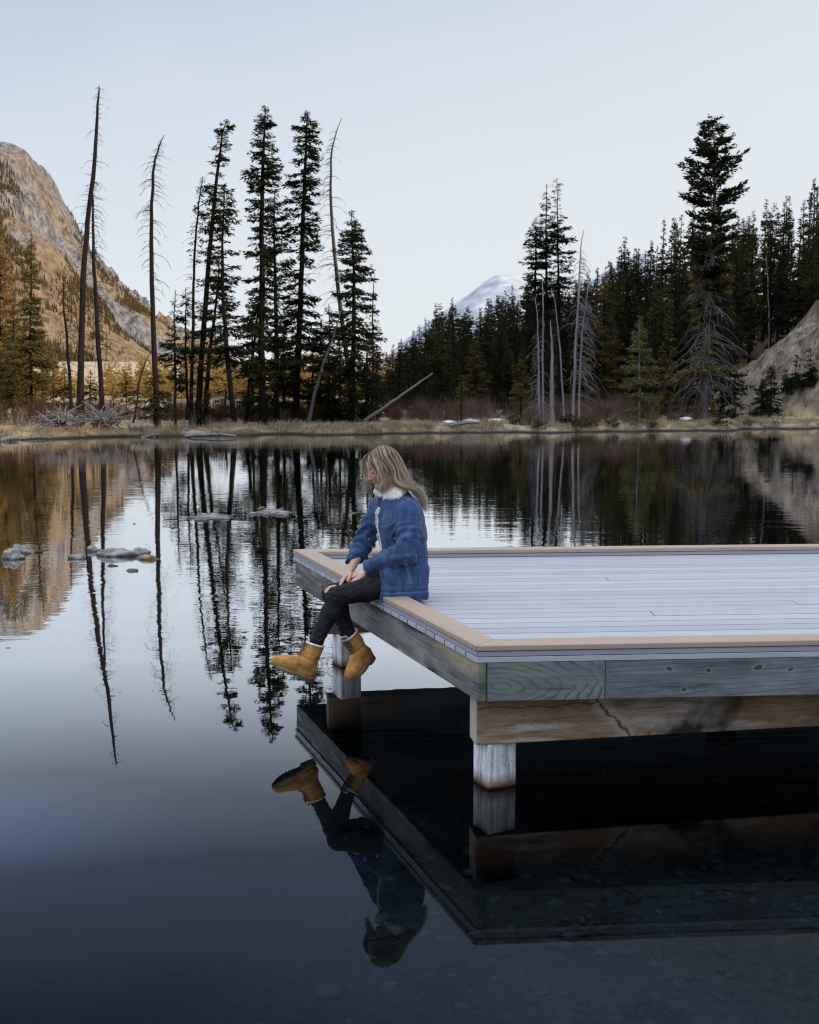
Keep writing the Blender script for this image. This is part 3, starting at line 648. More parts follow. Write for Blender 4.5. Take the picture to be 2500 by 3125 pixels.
solo(2247, 1130, 1222, 64, 0.9, 'dark small spruce just right of the big pine', M_FOL, 56, per=4.6, dens=16)
solo(1450, 1020, 1225, 67, 1.15, 'olive spruce at the left edge of the right forest', M_FOLB, 57, per=5, dens=14)
solo(1410, 1165, 1235, 60.5, 0.62, 'knee-high bright spruce by the fallen log', M_FOLO, 58, per=4.6, dens=18)
solo(1780, 1000, 1210, 70, 1.1, 'dark spruce between the grey snags and the brownish olive spruce', M_FOLF, 59, per=4.6, dens=14)
for (px, ty, by, Y, r, sd, lab) in ((2358, 1115, 1232, 70, 0.75, 61, 'spruce seedling at the foot of the dirt slope, tallest of three'), (2325, 1155, 1235, 69, 0.7, 62, 'bushy spruce seedling left of the tallest one by the dirt slope'),
                                    (2432, 1085, 1215, 71.5, 0.95, 63, 'dark spruce in front of the dirt slope near the snow patch'), (2478, 1065, 1215, 71, 0.9, 64, 'dark spruce at the right edge in front of the dirt slope'),
                                    (2400, 1130, 1215, 72, 0.7, 65, 'small dark spruce beside the snow patch on the dirt slope')):
    solo(px, ty, by, Y, r, lab, M_FOL, sd, per=6, dens=26, whorl=0.13, group='seedling spruces by the dirt slope')
# the big pine with bare grey lower limbs
bp = tree_from_px('pine_tree', 'big tall pine with a dark shaggy top and bare grey drooping lower limbs', [(2146, 1270), (2152, 1130), (2160, 950), (2168, 800), (2176, 640), (2178, 480), (2172, 358)], 63, 0.21,
             [(0.30, 0.9), (0.46, 1.0), (0.56, 1.05), (0.65, 1.3), (0.71, 1.75), (0.757, 2.05), (0.80, 1.6), (0.866, 1.12), (0.954, 0.62), (1.0, 0.12)], 70, fol=M_FOL, bark=mat_bark('pine_bark', (0.03, 0.027, 0.026), (0.13, 0.12, 0.118)),
             per=5.4, dens=22, gap=0.08, whorl=0.34, clump=0.10, droop=0.05, upturn=0.30, spray=(0.18, 0.34), wid=0.105, hang=-0.15,
             dead=mat_bark('grey_dead_limbs', (0.10, 0.095, 0.10), (0.22, 0.21, 0.21)), dead_n=230, dead_len=(1.3, 3.4), dead_t=(0.10, 0.56), dead_droop=(0.5, 1.4))
rng_ = np.random.default_rng(71); cc = resample(px_line([(2146, 1270), (2152, 1130), (2160, 950), (2168, 800)], 63) - np.array(bp.location), 20)
lf = MB(); crown(lf, None, cc, 9.0, [(0.10, 0.6), (0.2, 1.5), (0.5, 1.3), (0.8, 1.2), (1.0, 1.0)], rng_, whorl=0.42, per=4.6, dens=17, gap=0.25, clump=0.5, spray=(0.20, 0.36), wid=0.10)
lf.build('lower_foliage', M_FOLB, bp, smooth=False)
# the spindly trio left of centre in the right forest and the silver snags at its foot
TR = dict(group='three spindly spruces above the silver snags', per=5.4, dens=18, gap=0.15, clump=0.35)
tree_from_px('spruce_tree', 'spindly spruce, shortest and leftmost of the three above the silver snags', [(1628, 1225), (1630, 1000), (1632, 800), (1634, 660)], 66, 0.10, [(0.30, 0.9), (0.45, 1.2), (0.7, 0.75), (0.9, 0.3), (1, 0.05)], 81, **TR)
tree_from_px('spruce_tree', 'spindly spruce in the middle of the three above the silver snags', [(1668, 1225), (1668, 1000), (1668, 800), (1668, 565)], 66.5, 0.11, [(0.35, 0.6), (0.5, 0.9), (0.68, 0.78), (0.88, 0.52), (0.96, 0.3), (1, 0.06)], 82, **TR)
tree_from_px('spruce_tree', 'tallest spindly spruce, rightmost of the three above the silver snags', [(1712, 1225), (1706, 1000), (1703, 800), (1700, 545)], 67, 0.11, [(0.36, 1.0), (0.5, 0.9), (0.66, 0.8), (0.86, 0.58), (0.95, 0.3), (1, 0.06)], 83, **TR)
SNAGS = [([(1648, 1222), (1645, 1100), (1633, 905)], 0.062, 60, (0.6, 1.9), 3.1, 'silver snag with drooping twigs, leftmost of the cluster', 91),
         ([(1662, 1222), (1660, 1050), (1655, 850)], 0.05, 24, (0.4, 1.2), 3.1, 'thin silver snag standing close against the leftmost one', 92),
         ([(1685, 1224), (1684, 1100), (1681, 975)], 0.115, 6, (0.2, 0.6), None, 'thick broken-off silver stump between the thin snags', 93),
         ([(1723, 1228), (1712, 1080), (1698, 960), (1685, 878)], 0.036, 6, (0.2, 0.6), None, 'thin bare silver pole leaning left beside the thick stump', 94),
         ([(1748, 1222), (1757, 1040), (1768, 845), (1778, 750), (1785, 698)], 0.062, 90, (0.7, 2.1), 0.0, 'tall silver snag leaning right with a fan of drooping twigs', 95),
         ([(1768, 1218), (1778, 1040), (1789, 930), (1797, 822)], 0.042, 70, (0.7, 2.1), 0.0, 'thinner silver snag behind the leaning one, also fanned with twigs', 96),
         ([(2350, 1040), (2346, 900), (2340, 780)], 0.045, 10, (0.3, 0.8), None, 'pale bare trunk inside the dark forest above the dirt slope', 97)]
for (pts, r0, nd, dl, daz, lab, sd) in SNAGS:
    tree_from_px('dead_tree', lab, pts, 60.5 if sd < 97 else 84, r0, None, sd, S, bark=M_SILVER, dead=mat_bark('silver_twigs%d' % sd, (0.12, 0.115, 0.115), (0.26, 0.25, 0.25)), dead_n=nd, dead_len=dl, dead_t=(0.08, 0.72), dead_az=daz, dead_droop=(0.7, 1.9), group='silver snags')
# ------------------------------------------------------------------ sunlit trees on the left and the far golden tree line
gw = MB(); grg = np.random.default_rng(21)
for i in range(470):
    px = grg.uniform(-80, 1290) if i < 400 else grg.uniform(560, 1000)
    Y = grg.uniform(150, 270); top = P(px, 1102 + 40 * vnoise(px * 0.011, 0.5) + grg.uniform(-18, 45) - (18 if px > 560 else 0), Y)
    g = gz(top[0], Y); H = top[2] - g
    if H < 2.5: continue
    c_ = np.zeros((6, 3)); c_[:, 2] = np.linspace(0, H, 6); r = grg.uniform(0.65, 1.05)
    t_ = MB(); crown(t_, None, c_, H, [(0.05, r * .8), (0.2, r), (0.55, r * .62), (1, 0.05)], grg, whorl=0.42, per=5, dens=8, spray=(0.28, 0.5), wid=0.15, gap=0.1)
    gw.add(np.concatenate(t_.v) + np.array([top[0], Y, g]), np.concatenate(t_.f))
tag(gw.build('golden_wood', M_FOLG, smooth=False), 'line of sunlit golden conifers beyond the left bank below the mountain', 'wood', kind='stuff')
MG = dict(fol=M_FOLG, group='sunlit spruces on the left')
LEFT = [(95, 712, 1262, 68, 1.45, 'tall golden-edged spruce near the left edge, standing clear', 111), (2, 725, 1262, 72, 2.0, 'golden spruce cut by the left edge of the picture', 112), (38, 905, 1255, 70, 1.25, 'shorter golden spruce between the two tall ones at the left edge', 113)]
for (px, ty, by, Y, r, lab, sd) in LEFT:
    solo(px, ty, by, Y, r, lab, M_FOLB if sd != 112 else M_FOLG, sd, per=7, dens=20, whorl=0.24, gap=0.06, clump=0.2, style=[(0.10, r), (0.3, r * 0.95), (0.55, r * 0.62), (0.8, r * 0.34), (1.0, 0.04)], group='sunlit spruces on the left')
for (px, ty, by, Y, r, sd, lab) in ((160, 1095, 1232, 74, 1.0, 121, 'small golden spruce right of the clear-standing one'), (196, 1120, 1235, 72, 0.95, 122, 'small dark spruce left of the tallest snag'), (276, 1130, 1238, 73, 1.0, 123, 'small spruce between the two leaning snags'),
                                    (386, 1138, 1240, 70, 1.15, 124, 'small broad spruce between the snags and the lone dead trunk'), (135, 1050, 1235, 80, 1.1, 125, 'golden spruce in the gap right of the clear-standing one'), (345, 1150, 1238, 76, 0.8, 126, 'little spruce right of the leaning snag'),
                                    (420, 1160, 1238, 75, 0.85, 127, 'little spruce left of the lone dead trunk')):
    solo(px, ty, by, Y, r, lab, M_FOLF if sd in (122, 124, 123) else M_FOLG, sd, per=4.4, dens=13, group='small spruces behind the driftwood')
# conifers on the mountain: one far-off wood
mrng = np.random.default_rng(9); mw = MB()
X = mrng.uniform(-330, -110, 110000); Yv = mrng.uniform(420, 960, 110000)
dn = fbm(X * 0.018, Yv * 0.010, 4.4, oct=4) + 0.16 * ((Yv < 700) * 1.0) + 0.02; keep = dn > mrng.uniform(-0.10, 0.40, 110000)
X, Yv = X[keep], Yv[keep]; hz = mount_h(X, Yv); ok = hz > 3; X, Yv, hz = X[ok], Yv[ok], hz[ok]
hh = mrng.uniform(1.8, 4.4, len(X)); rr = hh * mrng.uniform(0.13, 0.19, len(X)); k = 5; th = np.arange(k) * 2 * math.pi / k
for lo, hi, rs in ((-0.05, 0.68, 1.0), (0.36, 1.0, 0.66)):
    ring = np.stack([X[:, None] + rr[:, None] * rs * np.cos(th), Yv[:, None] + rr[:, None] * rs * np.sin(th), np.repeat((hz + hh * lo)[:, None], k, 1)], -1)
    apex = np.stack([X, Yv, hz + hh * hi], -1)[:, None]
    V = np.concatenate([ring, apex], 1); f = np.array([[i, (i + 1) % k, k] for i in range(k)])
    mw.add(V.reshape(-1, 3), (f[None] + (np.arange(len(X)) * (k + 1))[:, None, None]).reshape(-1, 3))
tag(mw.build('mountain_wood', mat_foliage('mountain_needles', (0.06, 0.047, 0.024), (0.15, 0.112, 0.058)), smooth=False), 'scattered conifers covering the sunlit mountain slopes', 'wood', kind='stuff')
# ------------------------------------------------------------------ bank: grass, willows, driftwood, logs, snow, stones
def mat_stalk(name, a, b, tr=0.2):
    m = NM(name); p = m.pos(); n = m.noise(p, 1.3, 3); n2 = m.noise(p, 14.0, 2)
    c = m.mix(m.ramp(m.math('ADD', m.math('MULTIPLY', n, 0.6), m.math('MULTIPLY', n2, 0.5)), [(0.35, 0), (0.75, 1)]), a, b)
    return m.done(c, 0.9, None, 0.1)
M_GRASS = mat_stalk('dry_grass', (0.085, 0.06, 0.033), (0.56, 0.45, 0.29))
M_WILLOW = mat_stalk('red_willow', (0.045, 0.020, 0.014), (0.115, 0.055, 0.038))
M_WILLOWP = mat_stalk('pink_willow', (0.075, 0.042, 0.036), (0.20, 0.12, 0.10))
M_BRUSH = mat_stalk('grey_brush', (0.10, 0.085, 0.08), (0.26, 0.225, 0.20))
def mat_rock(name, a, b, wet=True):
    m = NM(name); p = m.tc('Object'); w = m.sep(m.pos())[2]
    n = m.noise(p, 9, 6, 0.65); v = m.noise(p, 60, 3, 0.6)
    c = m.mix(m.ramp(m.math('ADD', m.math('MULTIPLY', n, 0.75), m.math('MULTIPLY', v, 0.3)), [(0.36, 0), (0.68, 1)]), a, b)
    if wet:
        f = m.n('ShaderNodeMapRange', interpolation_type='SMOOTHSTEP'); m.l(m.math('ADD', w, m.math('MULTIPLY', n, 0.03)), f.inputs[0])
        f.inputs[1].default_value = 0.02; f.inputs[2].default_value = 0.055
        c = m.mix(f.outputs[0], m.mix(0.72, c, (0.02, 0.02, 0.018)), c)
    return m.done(c, 0.75, m.bump(n, 0.6, 0.02), 0.3)
M_ROCK = mat_rock('grey_lake_stone', (0.13, 0.12, 0.115), (0.40, 0.38, 0.365))
M_ROCKD = mat_rock('dark_lake_stone', (0.03, 0.03, 0.03), (0.10, 0.095, 0.09))
M_ROCKO = mat_rock('rusty_lake_stone', (0.22, 0.19, 0.16), (0.45, 0.27, 0.12))
M_PEB = mat_rock('bed_stones', (0.13, 0.135, 0.14), (0.40, 0.41, 0.415), False)
M_ROOT = mat_bark('driftwood_root_wood', (0.055, 0.052, 0.055), (0.24, 0.23, 0.24))
def mat_snow():
    m = NM('old_snow'); n = m.noise(m.tc('Object'), 4, 4); return m.done(m.mix(n, (0.62, 0.66, 0.72), (0.85, 0.87, 0.90)), 0.7, m.bump(n, 0.4, 0.05))
M_SNOW = mat_snow()
grng = np.random.default_rng(31)
def blades(mb, base, h, lean, az, w, bend=0.6):
    """grass blades / willow stems: narrow two-piece tapered strips, one array pass"""
    m = len(base); a = az
    d = np.stack([np.cos(a), np.sin(a), np.zeros(m)], -1); s = np.stack([-np.sin(a + 0.9), np.cos(a + 0.9), np.zeros(m)], -1) * (w / 2)[:, None]
    z = np.array([0, 0, 1.0])
    p1 = base + d * (lean * h * 0.30)[:, None] + z * (h * 0.58)[:, None]; p2 = base + d * (lean * h)[:, None] + z * (h * (1 - bend * lean ** 2))[:, None]
    V = np.stack([base - s, base + s, p1 + s * 0.7, p1 - s * 0.7, p2 + s * 0.12, p2 - s * 0.12], 1)
    f = np.array([[0, 1, 2, 3], [3, 2, 4, 5]]); mb.add(V.reshape(-1, 3), (f[None] + 6 * np.arange(m)[:, None, None]).reshape(-1, 4))
def scatter(n, x0, x1, s0, s1, bias=1.0):
    x = grng.uniform(x0, x1, n); ys = np.interp(x, SHX, SHY) + 1.3 * vnoise(x * 0.33, 3.3) + 0.8 * vnoise(x * 1.1, 8.1) + 0.3 * vnoise(x * 3.1, 1.7); s = s0 + (s1 - s0) * grng.random(n) ** bias; return x, ys + s
# dry grass fringe hanging over the water's edge, then looser tufts inland
gb = MB()
for (n, x0, x1, s0, s1, bias, h0, h1, dens) in ((1500, -22, 27, 0.05, 1.6, 1.0, 0.13, 0.40, 16), (1300, -22, 27, 1.2, 7.0, 1.3, 0.14, 0.30, 12), (300, -13, 4, 0.1, 1.0, 1.0, 0.28, 0.45, 16)):
    x, y = scatter(n, x0, x1, s0, s1, bias)
    keep = fbm(x * 0.55, y * 0.55, 1.0, oct=3) > grng.uniform(-0.55, 0.25, n); x, y = x[keep], y[keep]
    cz = ground_h(x, y); k = len(x); i = np.repeat(np.arange(k), dens); m = len(i)
    o = np.stack([x[i] + grng.normal(0, 0.13, m), y[i] + grng.normal(0, 0.13, m), cz[i] - 0.03], -1)
    H = grng.uniform(h0, h1, k)[i] * grng.uniform(0.6, 1.1, m)
    blades(gb, o, H, grng.uniform(0.1, 1.0, m), grng.uniform(0, 6.28, m), grng.uniform(0.012, 0.026, m))
tag(gb.build('dry_grass', M_GRASS, smooth=False), 'dry tan grass fringing the far bank', 'grass', kind='stuff')
def thicket(name, lab, mat, n, x0, x1, s0, s1, h0, h1, thr, dens, w=(0.012, 0.024), lean=0.55, bias=1.0):
    mb = MB(); x, y = scatter(n, x0, x1, s0, s1, bias); keep = fbm(x * 0.35, y * 0.35, 6.0, oct=3) > grng.uniform(thr - 0.3, thr + 0.3, n); x, y = x[keep], y[keep]
    cz = ground_h(x, y); k = len(x); i = np.repeat(np.arange(k), dens); m = len(i)
    o = np.stack([x[i] + grng.normal(0, 0.10, m), y[i] + grng.normal(0, 0.10, m), cz[i] - 0.04], -1)
    H = grng.uniform(h0, h1, k)[i] * grng.uniform(0.45, 1.05, m)
    blades(mb, o, H, np.abs(grng.normal(0.12, 0.28, m)).clip(0, lean), grng.uniform(0, 6.28, m), grng.uniform(*w, m), 0.3)
    return tag(mb.build(name, mat, smooth=False), lab, 'shrubs', kind='stuff')
thicket('willow_thicket', 'dark red bare willow thicket behind the driftwood on the left bank', M_WILLOW, 620, -22, -6.5, 5, 15, 0.7, 1.7, -0.1, 22)
thicket('willow_thicket', 'reddish brown bare willows under the row of tall spruces', M_WILLOW, 420, -7.5, 1.0, 5, 15, 0.7, 1.5, -0.05, 22)
thicket('willow_thicket', 'pinkish bare willows along the edge of the right forest', M_WILLOWP, 800, 0, 15.5, 3.6, 9, 0.5, 1.6, 0.0, 22)
thicket('brush_thicket', 'grey leafless brush on the far bank', M_BRUSH, 700, -21, 20, 1.2, 9, 0.35, 0.95, 0.0, 16)
mb = MB(); x = grng.uniform(17, 28, 420); y = grng.uniform(69, 84, 420); k_ = (fbm(x * 0.5, y * 0.5, 3.0, oct=3) > grng.uniform(-0.1, 0.5, 420)); x, y = x[k_], y[k_]; i = np.repeat(np.arange(len(x)), 16); m_ = len(i)
o = np.stack([x[i] + grng.normal(0, 0.16, m_), y[i] + grng.normal(0, 0.16, m_), ground_h(x, y)[i] - 0.04], -1); blades(mb, o, grng.uniform(0.25, 0.75, m_), np.abs(grng.normal(0.3, 0.3, m_)).clip(0, 0.9), grng.uniform(0, 6.28, m_), grng.uniform(0.012, 0.03, m_), 0.3)
tag(mb.build('brush_thicket', mat_stalk('slope_brush', (0.04, 0.03, 0.022), (0.13, 0.10, 0.075)), smooth=False), 'brown scrub growing on the dirt slope at the right', 'shrubs', kind='stuff')
# driftwood: two washed-up root masses
def root_wad(px, Y, span, hgt, seed, lab):
    rng = np.random.default_rng(seed); p = P(px, 1282, Y); base = np.array([p[0], Y, gz(p[0], Y)])
    root = thing('driftwood_roots', lab, 'driftwood', tuple(base), 0, 'driftwood root masses'); 
    sb = MB(); tube(sb, spine(np.array([[-span * 0.5, 0.9, 0.15], [0, 0.2, 0.42], [0.35, 0, 0.5]]), 8), np.linspace(0.16, 0.30, 8), 9)
    sb.build('stump', M_ROOT, root)
    for gi in range(3):
        mb = MB()
        for i in range(44):
            a = rng.uniform(0, 6.28); el = rng.uniform(-0.35, 1.05) if rng.random() < 0.75 else rng.uniform(0.2, 1.2)
            L = span * rng.uniform(0.35, 1.0) * (1.15 - 0.45 * max(el, 0)); n = 7
            q = np.zeros((n, 3)); q[0] = (rng.normal(0, span * 0.22), rng.normal(0, 0.25), 0.35 + rng.normal(0, 0.12)); cur = rng.normal(0, 0.12); pit = el
            for k in range(1, n):
                a += rng.normal(cur, 0.16); pit += rng.normal(-0.07, 0.13)
                q[k] = q[k - 1] + L / (n - 1) * np.array([math.cos(a) * math.cos(pit), math.sin(a) * math.cos(pit), math.sin(pit)])
                q[k, 2] = max(q[k, 2], -0.12)
            tube(mb, q, rng.uniform(0.014, 0.045) * (1 - 0.72 * np.linspace(0, 1, n)), 5)
        tag(mb.build('roots', M_ROOT, root), kind='stuff')
    return root
root_wad(185, 50.6, 1.35, 1.0, 301, 'tangled silver driftwood roots at the foot of the short forked snag')
root_wad(322, 52.0, 1.45, 1.0, 302, 'larger tangle of silver driftwood roots in front of the leaning snag')
def log(name, lab, a, b, r0, r1, mat, seed, cat='log', stubs=5, bow=0.03, grp=None):
    """a lying or leaning trunk between two points of the place"""
    a = np.array(a, float); b = np.array(b, float); rng = np.random.default_rng(seed); n = 14; s = np.linspace(0, 1, n)[:, None]
    c = (b - a) * s + np.array([0, 0, 1]) * bow * np.linalg.norm(b - a) * np.sin(s * math.pi) + rng.normal(0, 0.012, (n, 3))
    root = thing(name, lab, cat, tuple(a), 0, grp); mb = MB(); tube(mb, c, np.linspace(r0, r1, n) * rng.uniform(0.92, 1.08, n), 9); mb.build('trunk', mat, root)
    for k in range(stubs):
        j = rng.integers(2, n - 1); st = MB(); e = c[j] + rng.normal(0, 0.16, 3) + np.array([0, 0, rng.uniform(-0.1, 0.28)])
        tube(st, [c[j], (c[j] + e) / 2, e], [r1 * 0.5, r1 * 0.35, r1 * 0.15], 4); st.build('branch', mat, root)
    return root
def gp(px, py, Y, dz=0.0):
    p = P(px, py, Y); return (p[0], Y, gz(p[0], Y) + dz)
log('fallen_log', 'pale slim fallen trunk propped slanting up to the right on the bank', gp(1112, 1275, 58.5, 0.05), P(1322, 1139, 60.5), 0.085, 0.03, M_BARKG, 310, stubs=8, bow=0.0)
log('driftwood_log', 'long grey log lying along the waterline left of the centre', W(565, 1331, 0.06), W(722, 1330, 0.10), 0.07, 0.05, M_SILVER, 311)
log('driftwood_log', 'thick grey log lying behind the larger driftwood roots', gp(395, 1288, 52.0, 0.16), gp(468, 1285, 52.4, 0.16), 0.15, 0.12, M_BARKG, 312, stubs=2)
log('driftwood_log', 'pale log washed up at the left edge of the picture', W(2, 1344, 0.05), W(52, 1336, 0.12), 0.09, 0.07, M_SILVER, 313, stubs=2)
log('driftwood_log', 'pale peeled log on the grass below the snow patches', gp(1372, 1305, 56.5, 0.12), gp(1462, 1298, 57.3, 0.12), 0.075, 0.06, M_SILVER, 314, stubs=1)
log('driftwood_log', 'curved grey log lying right of the larger driftwood roots', gp(405, 1312, 50.3, 0.08), gp(486, 1300, 51.4, 0.12), 0.06, 0.04, M_BARKG, 315, stubs=3, bow=0.06)
log('driftwood_log', 'grey branch lying at the water by the left driftwood roots', W(60, 1338, 0.06), W(150, 1336, 0.08), 0.05, 0.03, M_SILVER, 316, stubs=4)
log('dead_stump', 'short whitish stump standing in the grass left of the tall spruces', gp(569, 1312, 52.6, -0.05), np.array(gp(570, 1312, 52.6, 0.42)), 0.10, 0.075, M_SILVER, 317, cat='stump', stubs=1, bow=0)
# snow left on the bank and the slope
def blob(mb, size, rng, sub=3, rough=0.25, freq=1.6, flat_top=0.0):
    bm = bmesh.new(); bmesh.ops.create_icosphere(bm, subdivisions=sub, radius=1.0)
    v = np.array([w.co[:] for w in bm.verts]); f = np.array([[w.index for w in q.verts] for q in bm.faces]); bm.free()
    o = rng.uniform(0, 90, 3)
    k = 1 + rough * fbm(v[:, 0] * freq + o[0], v[:, 1] * freq + o[1], v[:, 2] * freq + o[2], oct=4) + rough * 0.5 * np.round(2 * vnoise(v[:, 0] * 1.1 + o[1], v[:, 1] * 1.1 + o[2], v[:, 2] * 1.1 + o[0])) / 2
    v = v * k[:, None]; v[:, 2] = np.where(v[:, 2] > 0, v[:, 2] * (1 - flat_top), v[:, 2] * 0.7)
    mb.add(v * np.array(size), f)
srng = np.random.default_rng(41)
for i, (px, py, Y, w, h, dep, lab) in enumerate(((1372, 1278, 60, 20, .10, .5, 'small snow patch on the bank, leftmost of the row'), (1440, 1279, 60.5, 26, .10, .6, 'snow patch on the bank in the middle of the row'), (1512, 1277, 61, 34, .12, .7, 'widest snow patch on the bank, rightmost of the row by the shrubby spruce'),
                                                 (2094, 1266, 62.6, 17, .12, .5, 'snow patch in the dry grass left of the big pine'), (2212, 1263, 63, 10, .08, .4, 'tiny snow patch right of the foot of the big pine'))):
    b_ = MB(); blob(b_, (w * Y / FPX, dep, h), srng, 3, 0.3, 2.0); g_ = gp(px, py, Y)
    tag(b_.build('snow_patch', M_SNOW, loc=(g_[0], g_[1], g_[2] + 0.10)), lab, 'snow patch', 'snow patches on the far bank')
def ground_hit(px, py, t0=40.0, t1=120.0):
    d = ray(px, py); ts = np.linspace(t0, t1, 800); q = EYE + d * ts[:, None]; g = ground_h(q[:, 0], q[:, 1]); k = np.nonzero(q[:, 2] <= g)[0]
    return q[k[0]] if len(k) else q[-1]
sp = resample(np.array([ground_hit(a, b) for a, b in ((2378, 1206), (2390, 1194), (2402, 1184), (2420, 1176), (2450, 1163), (2488, 1147))]), 40); wv = np.interp(np.linspace(0, 1, 40), [0, 0.1, 0.3, 0.45, 0.7, 0.9, 1], [0.04, 0.24, 0.17, 0.03, 0.05, 0.02, 0.01]) * (1 + 0.4 * vnoise(np.arange(40) * 0.4, 1.0))
T_ = np.gradient(sp[:, :2], axis=0); T_ /= np.linalg.norm(T_, axis=1, keepdims=True); N_ = np.stack([-T_[:, 1], T_[:, 0]], -1); V = []
for a in np.linspace(-1, 1, 7):
    q = sp[:, :2] + N_ * (wv * a)[:, None]; V.append(np.c_[q, ground_h(q[:, 0], q[:, 1]) + 0.09 * (1 - a * a) - 0.01])
V = np.stack(V, 1); f = np.array([[i * 7 + k, (i + 1) * 7 + k, (i + 1) * 7 + k + 1, i * 7 + k + 1] for i in range(39) for k in range(6)]); b_ = MB(); b_.add(V.reshape(-1, 3) - sp[0], f)
tag(b_.build('snow_patch', M_SNOW, loc=tuple(sp[0])), 'long snow strip at the foot of the dirt slope on the right', 'snow patch', 'snow patches on the far bank')
# low dark shrubs on the grassy edge
for k, (px, py, h, r) in enumerate(((1655, 1290, .5, .55), (1690, 1282, .75, .7), (1640, 1308, .45, .5), (1735, 1300, .5, .6), (1768, 1304, .45, .55), (1805, 1300, .5, .6), (1868, 1303, .4, .4), (1940, 1297, .4, .55), (1985, 1300, .4, .45), (2200, 1300, .4, .55), (2050, 1286, .35, .4), (2290, 1296, .35, .45))):
    q = ground_hit(px, py); rg = np.random.default_rng(600 + k); c_ = np.zeros((5, 3)); c_[:, 2] = np.linspace(0, h, 5); root = thing('juniper_bush', 'low dark evergreen bush on the grassy edge of the bank below the right forest', 'bush', tuple(q), 0, 'low bushes on the bank edge')
    fb = MB(); crown(fb, None, c_, h, [(0.02, r), (0.4, r * 0.9), (1.0, r * 0.35)], rg, whorl=0.06, per=6, dens=16, spray=(0.10, 0.22), wid=0.06, gap=0.1, droop=0.0, upturn=0.25, hang=-0.3); wd = MB(); tube(wd, np.array([[0, 0, -0.05], [0, 0, h * 0.7]]), [0.03, 0.01], 5)
    fb.build('foliage', M_FOLB if k % 3 else M_FOLF, root, smooth=False); wd.build('stem', M_BARK, root)
# stones standing out of the water
rrng = np.random.default_rng(51)
GS = 'small stones breaking the water surface'
STONES = [(42, 1705, 62, 34, .8, 'R', 'rounded grey boulder in front, nearer of the pair by the left edge', None), (58, 1688, 70, 30, .7, 'R', 'flat-topped grey boulder behind the rounded one by the left edge', None),
          (116, 1686, 28, 11, .8, 'D', 'small dark stone right of the pair of boulders by the left edge', None), (237, 1704, 58, 16, .7, 'R', 'low grey stone at the left end of the stone row', None),
          (288, 1682, 56, 20, .7, 'R', 'pale rounded stone behind the left end of the long slab', None), (347, 1696, 122, 26, .45, 'R', 'long grey slab in the middle of the stone row', None),
          (430, 1690, 48, 20, .7, 'R', 'angular grey stone at the right end of the long slab', None), (442, 1706, 70, 18, .5, 'O', 'rust-streaked flat stone at the right end of the stone row', None),
          (272, 1698, 18, 8, .8, 'D', 'little dark stone wedged left of the long slab', None), (342, 1727, 46, 8, .6, 'D', 'flat dark stone just awash in front of the long slab', None),
          (400, 1742, 32, 13, .8, 'R', 'lone small grey stone in front of the stone row', None), (26, 1977, 54, 6, .5, 'D', 'dark flat stone barely awash at the left edge below the mountain reflection', None),
          (681, 1554, 22, 9, .8, 'D', 'dark stone left of the two pale gravel bars', None), (736, 1552, 14, 5, .8, 'D', 'tiny dark stone above the left gravel bar', GS), (502, 1580, 8, 5, .8, 'D', None, GS), (512, 1586, 20, 6, .7, 'D', None, GS), (526, 1613, 13, 8, .8, 'D', None, GS),
          (410, 1599, 12, 6, .8, 'D', None, GS), (605, 1591, 18, 7, .7, 'D', None, GS), (618, 1612, 11, 5, .8, 'D', None, GS), (446, 1662, 10, 4, .8, 'D', None, GS), (704, 1613, 12, 5, .8, 'D', None, GS), (497, 1614, 8, 4, .8, 'D', None, GS),
          (652, 1601, 10, 4, .8, 'D', None, GS), (552, 1582, 10, 3, .8, 'R', None, GS), (570, 1590, 9, 3, .8, 'R', None, GS), (510, 1624, 7, 3, .8, 'D', None, GS), (540, 1634, 9, 3, .8, 'R', None, GS), (911, 1617, 20, 7, .6, 'R', 'small pale stone in the dark reflections left of the woman', None), (1080, 1566, 22, 7, .5, 'R', 'low pale stone in the water behind the woman', None)]
for (px, py, w, h, dp, kind, lab, grp) in STONES:
    p = W(px, py, 0.0); sc = p[1] / FPX; b_ = MB(); blob(b_, (w * sc / 2 * 1.05, w * sc / 2 * dp, h * sc * 1.15), rrng, 4 if w > 25 else 2, 0.5, 1.9, 0.15)
    tag(b_.build('lake_stone', {'R': M_ROCK, 'D': M_ROCKD, 'O': M_ROCKO}[kind], loc=(p[0], p[1], -0.015)), lab or 'tiny dark or grey stone breaking the surface between the reflections, left of the gravel bars', 'stone', grp)
for px, py, w, lab in ((647, 1580, 128, 'pale gravel bar just awash, left of two'), (832, 1564, 128, 'pale gravel bar just awash, right of two')):
    p = W(px, py, 0.0); sc = p[1] / FPX; b_ = MB()
    for k in range(60):
        x = rrng.normal(0, 0.36); t_ = MB(); s_ = rrng.uniform(0.02, 0.055); blob(t_, (s_ * 1.5, s_ * 1.6, s_ * 0.6), rrng, 2, 0.25)
        b_.add(t_.v[0] + np.array([np.clip(x, -1, 1) * w * sc * 0.55, rrng.normal(0, 0.22) - 0.10 * x, 0.0]), t_.f[0])
    t_ = MB(); blob(t_, (w * sc * 0.46, 0.30, 0.018), rrng, 4, 0.3, 3.0); b_.add(t_.v[0], t_.f[0])
    tag(b_.build('gravel_bar', M_ROCK, loc=(p[0], p[1], 0.002)), lab, 'gravel bar', 'gravel bars'); b_ = None
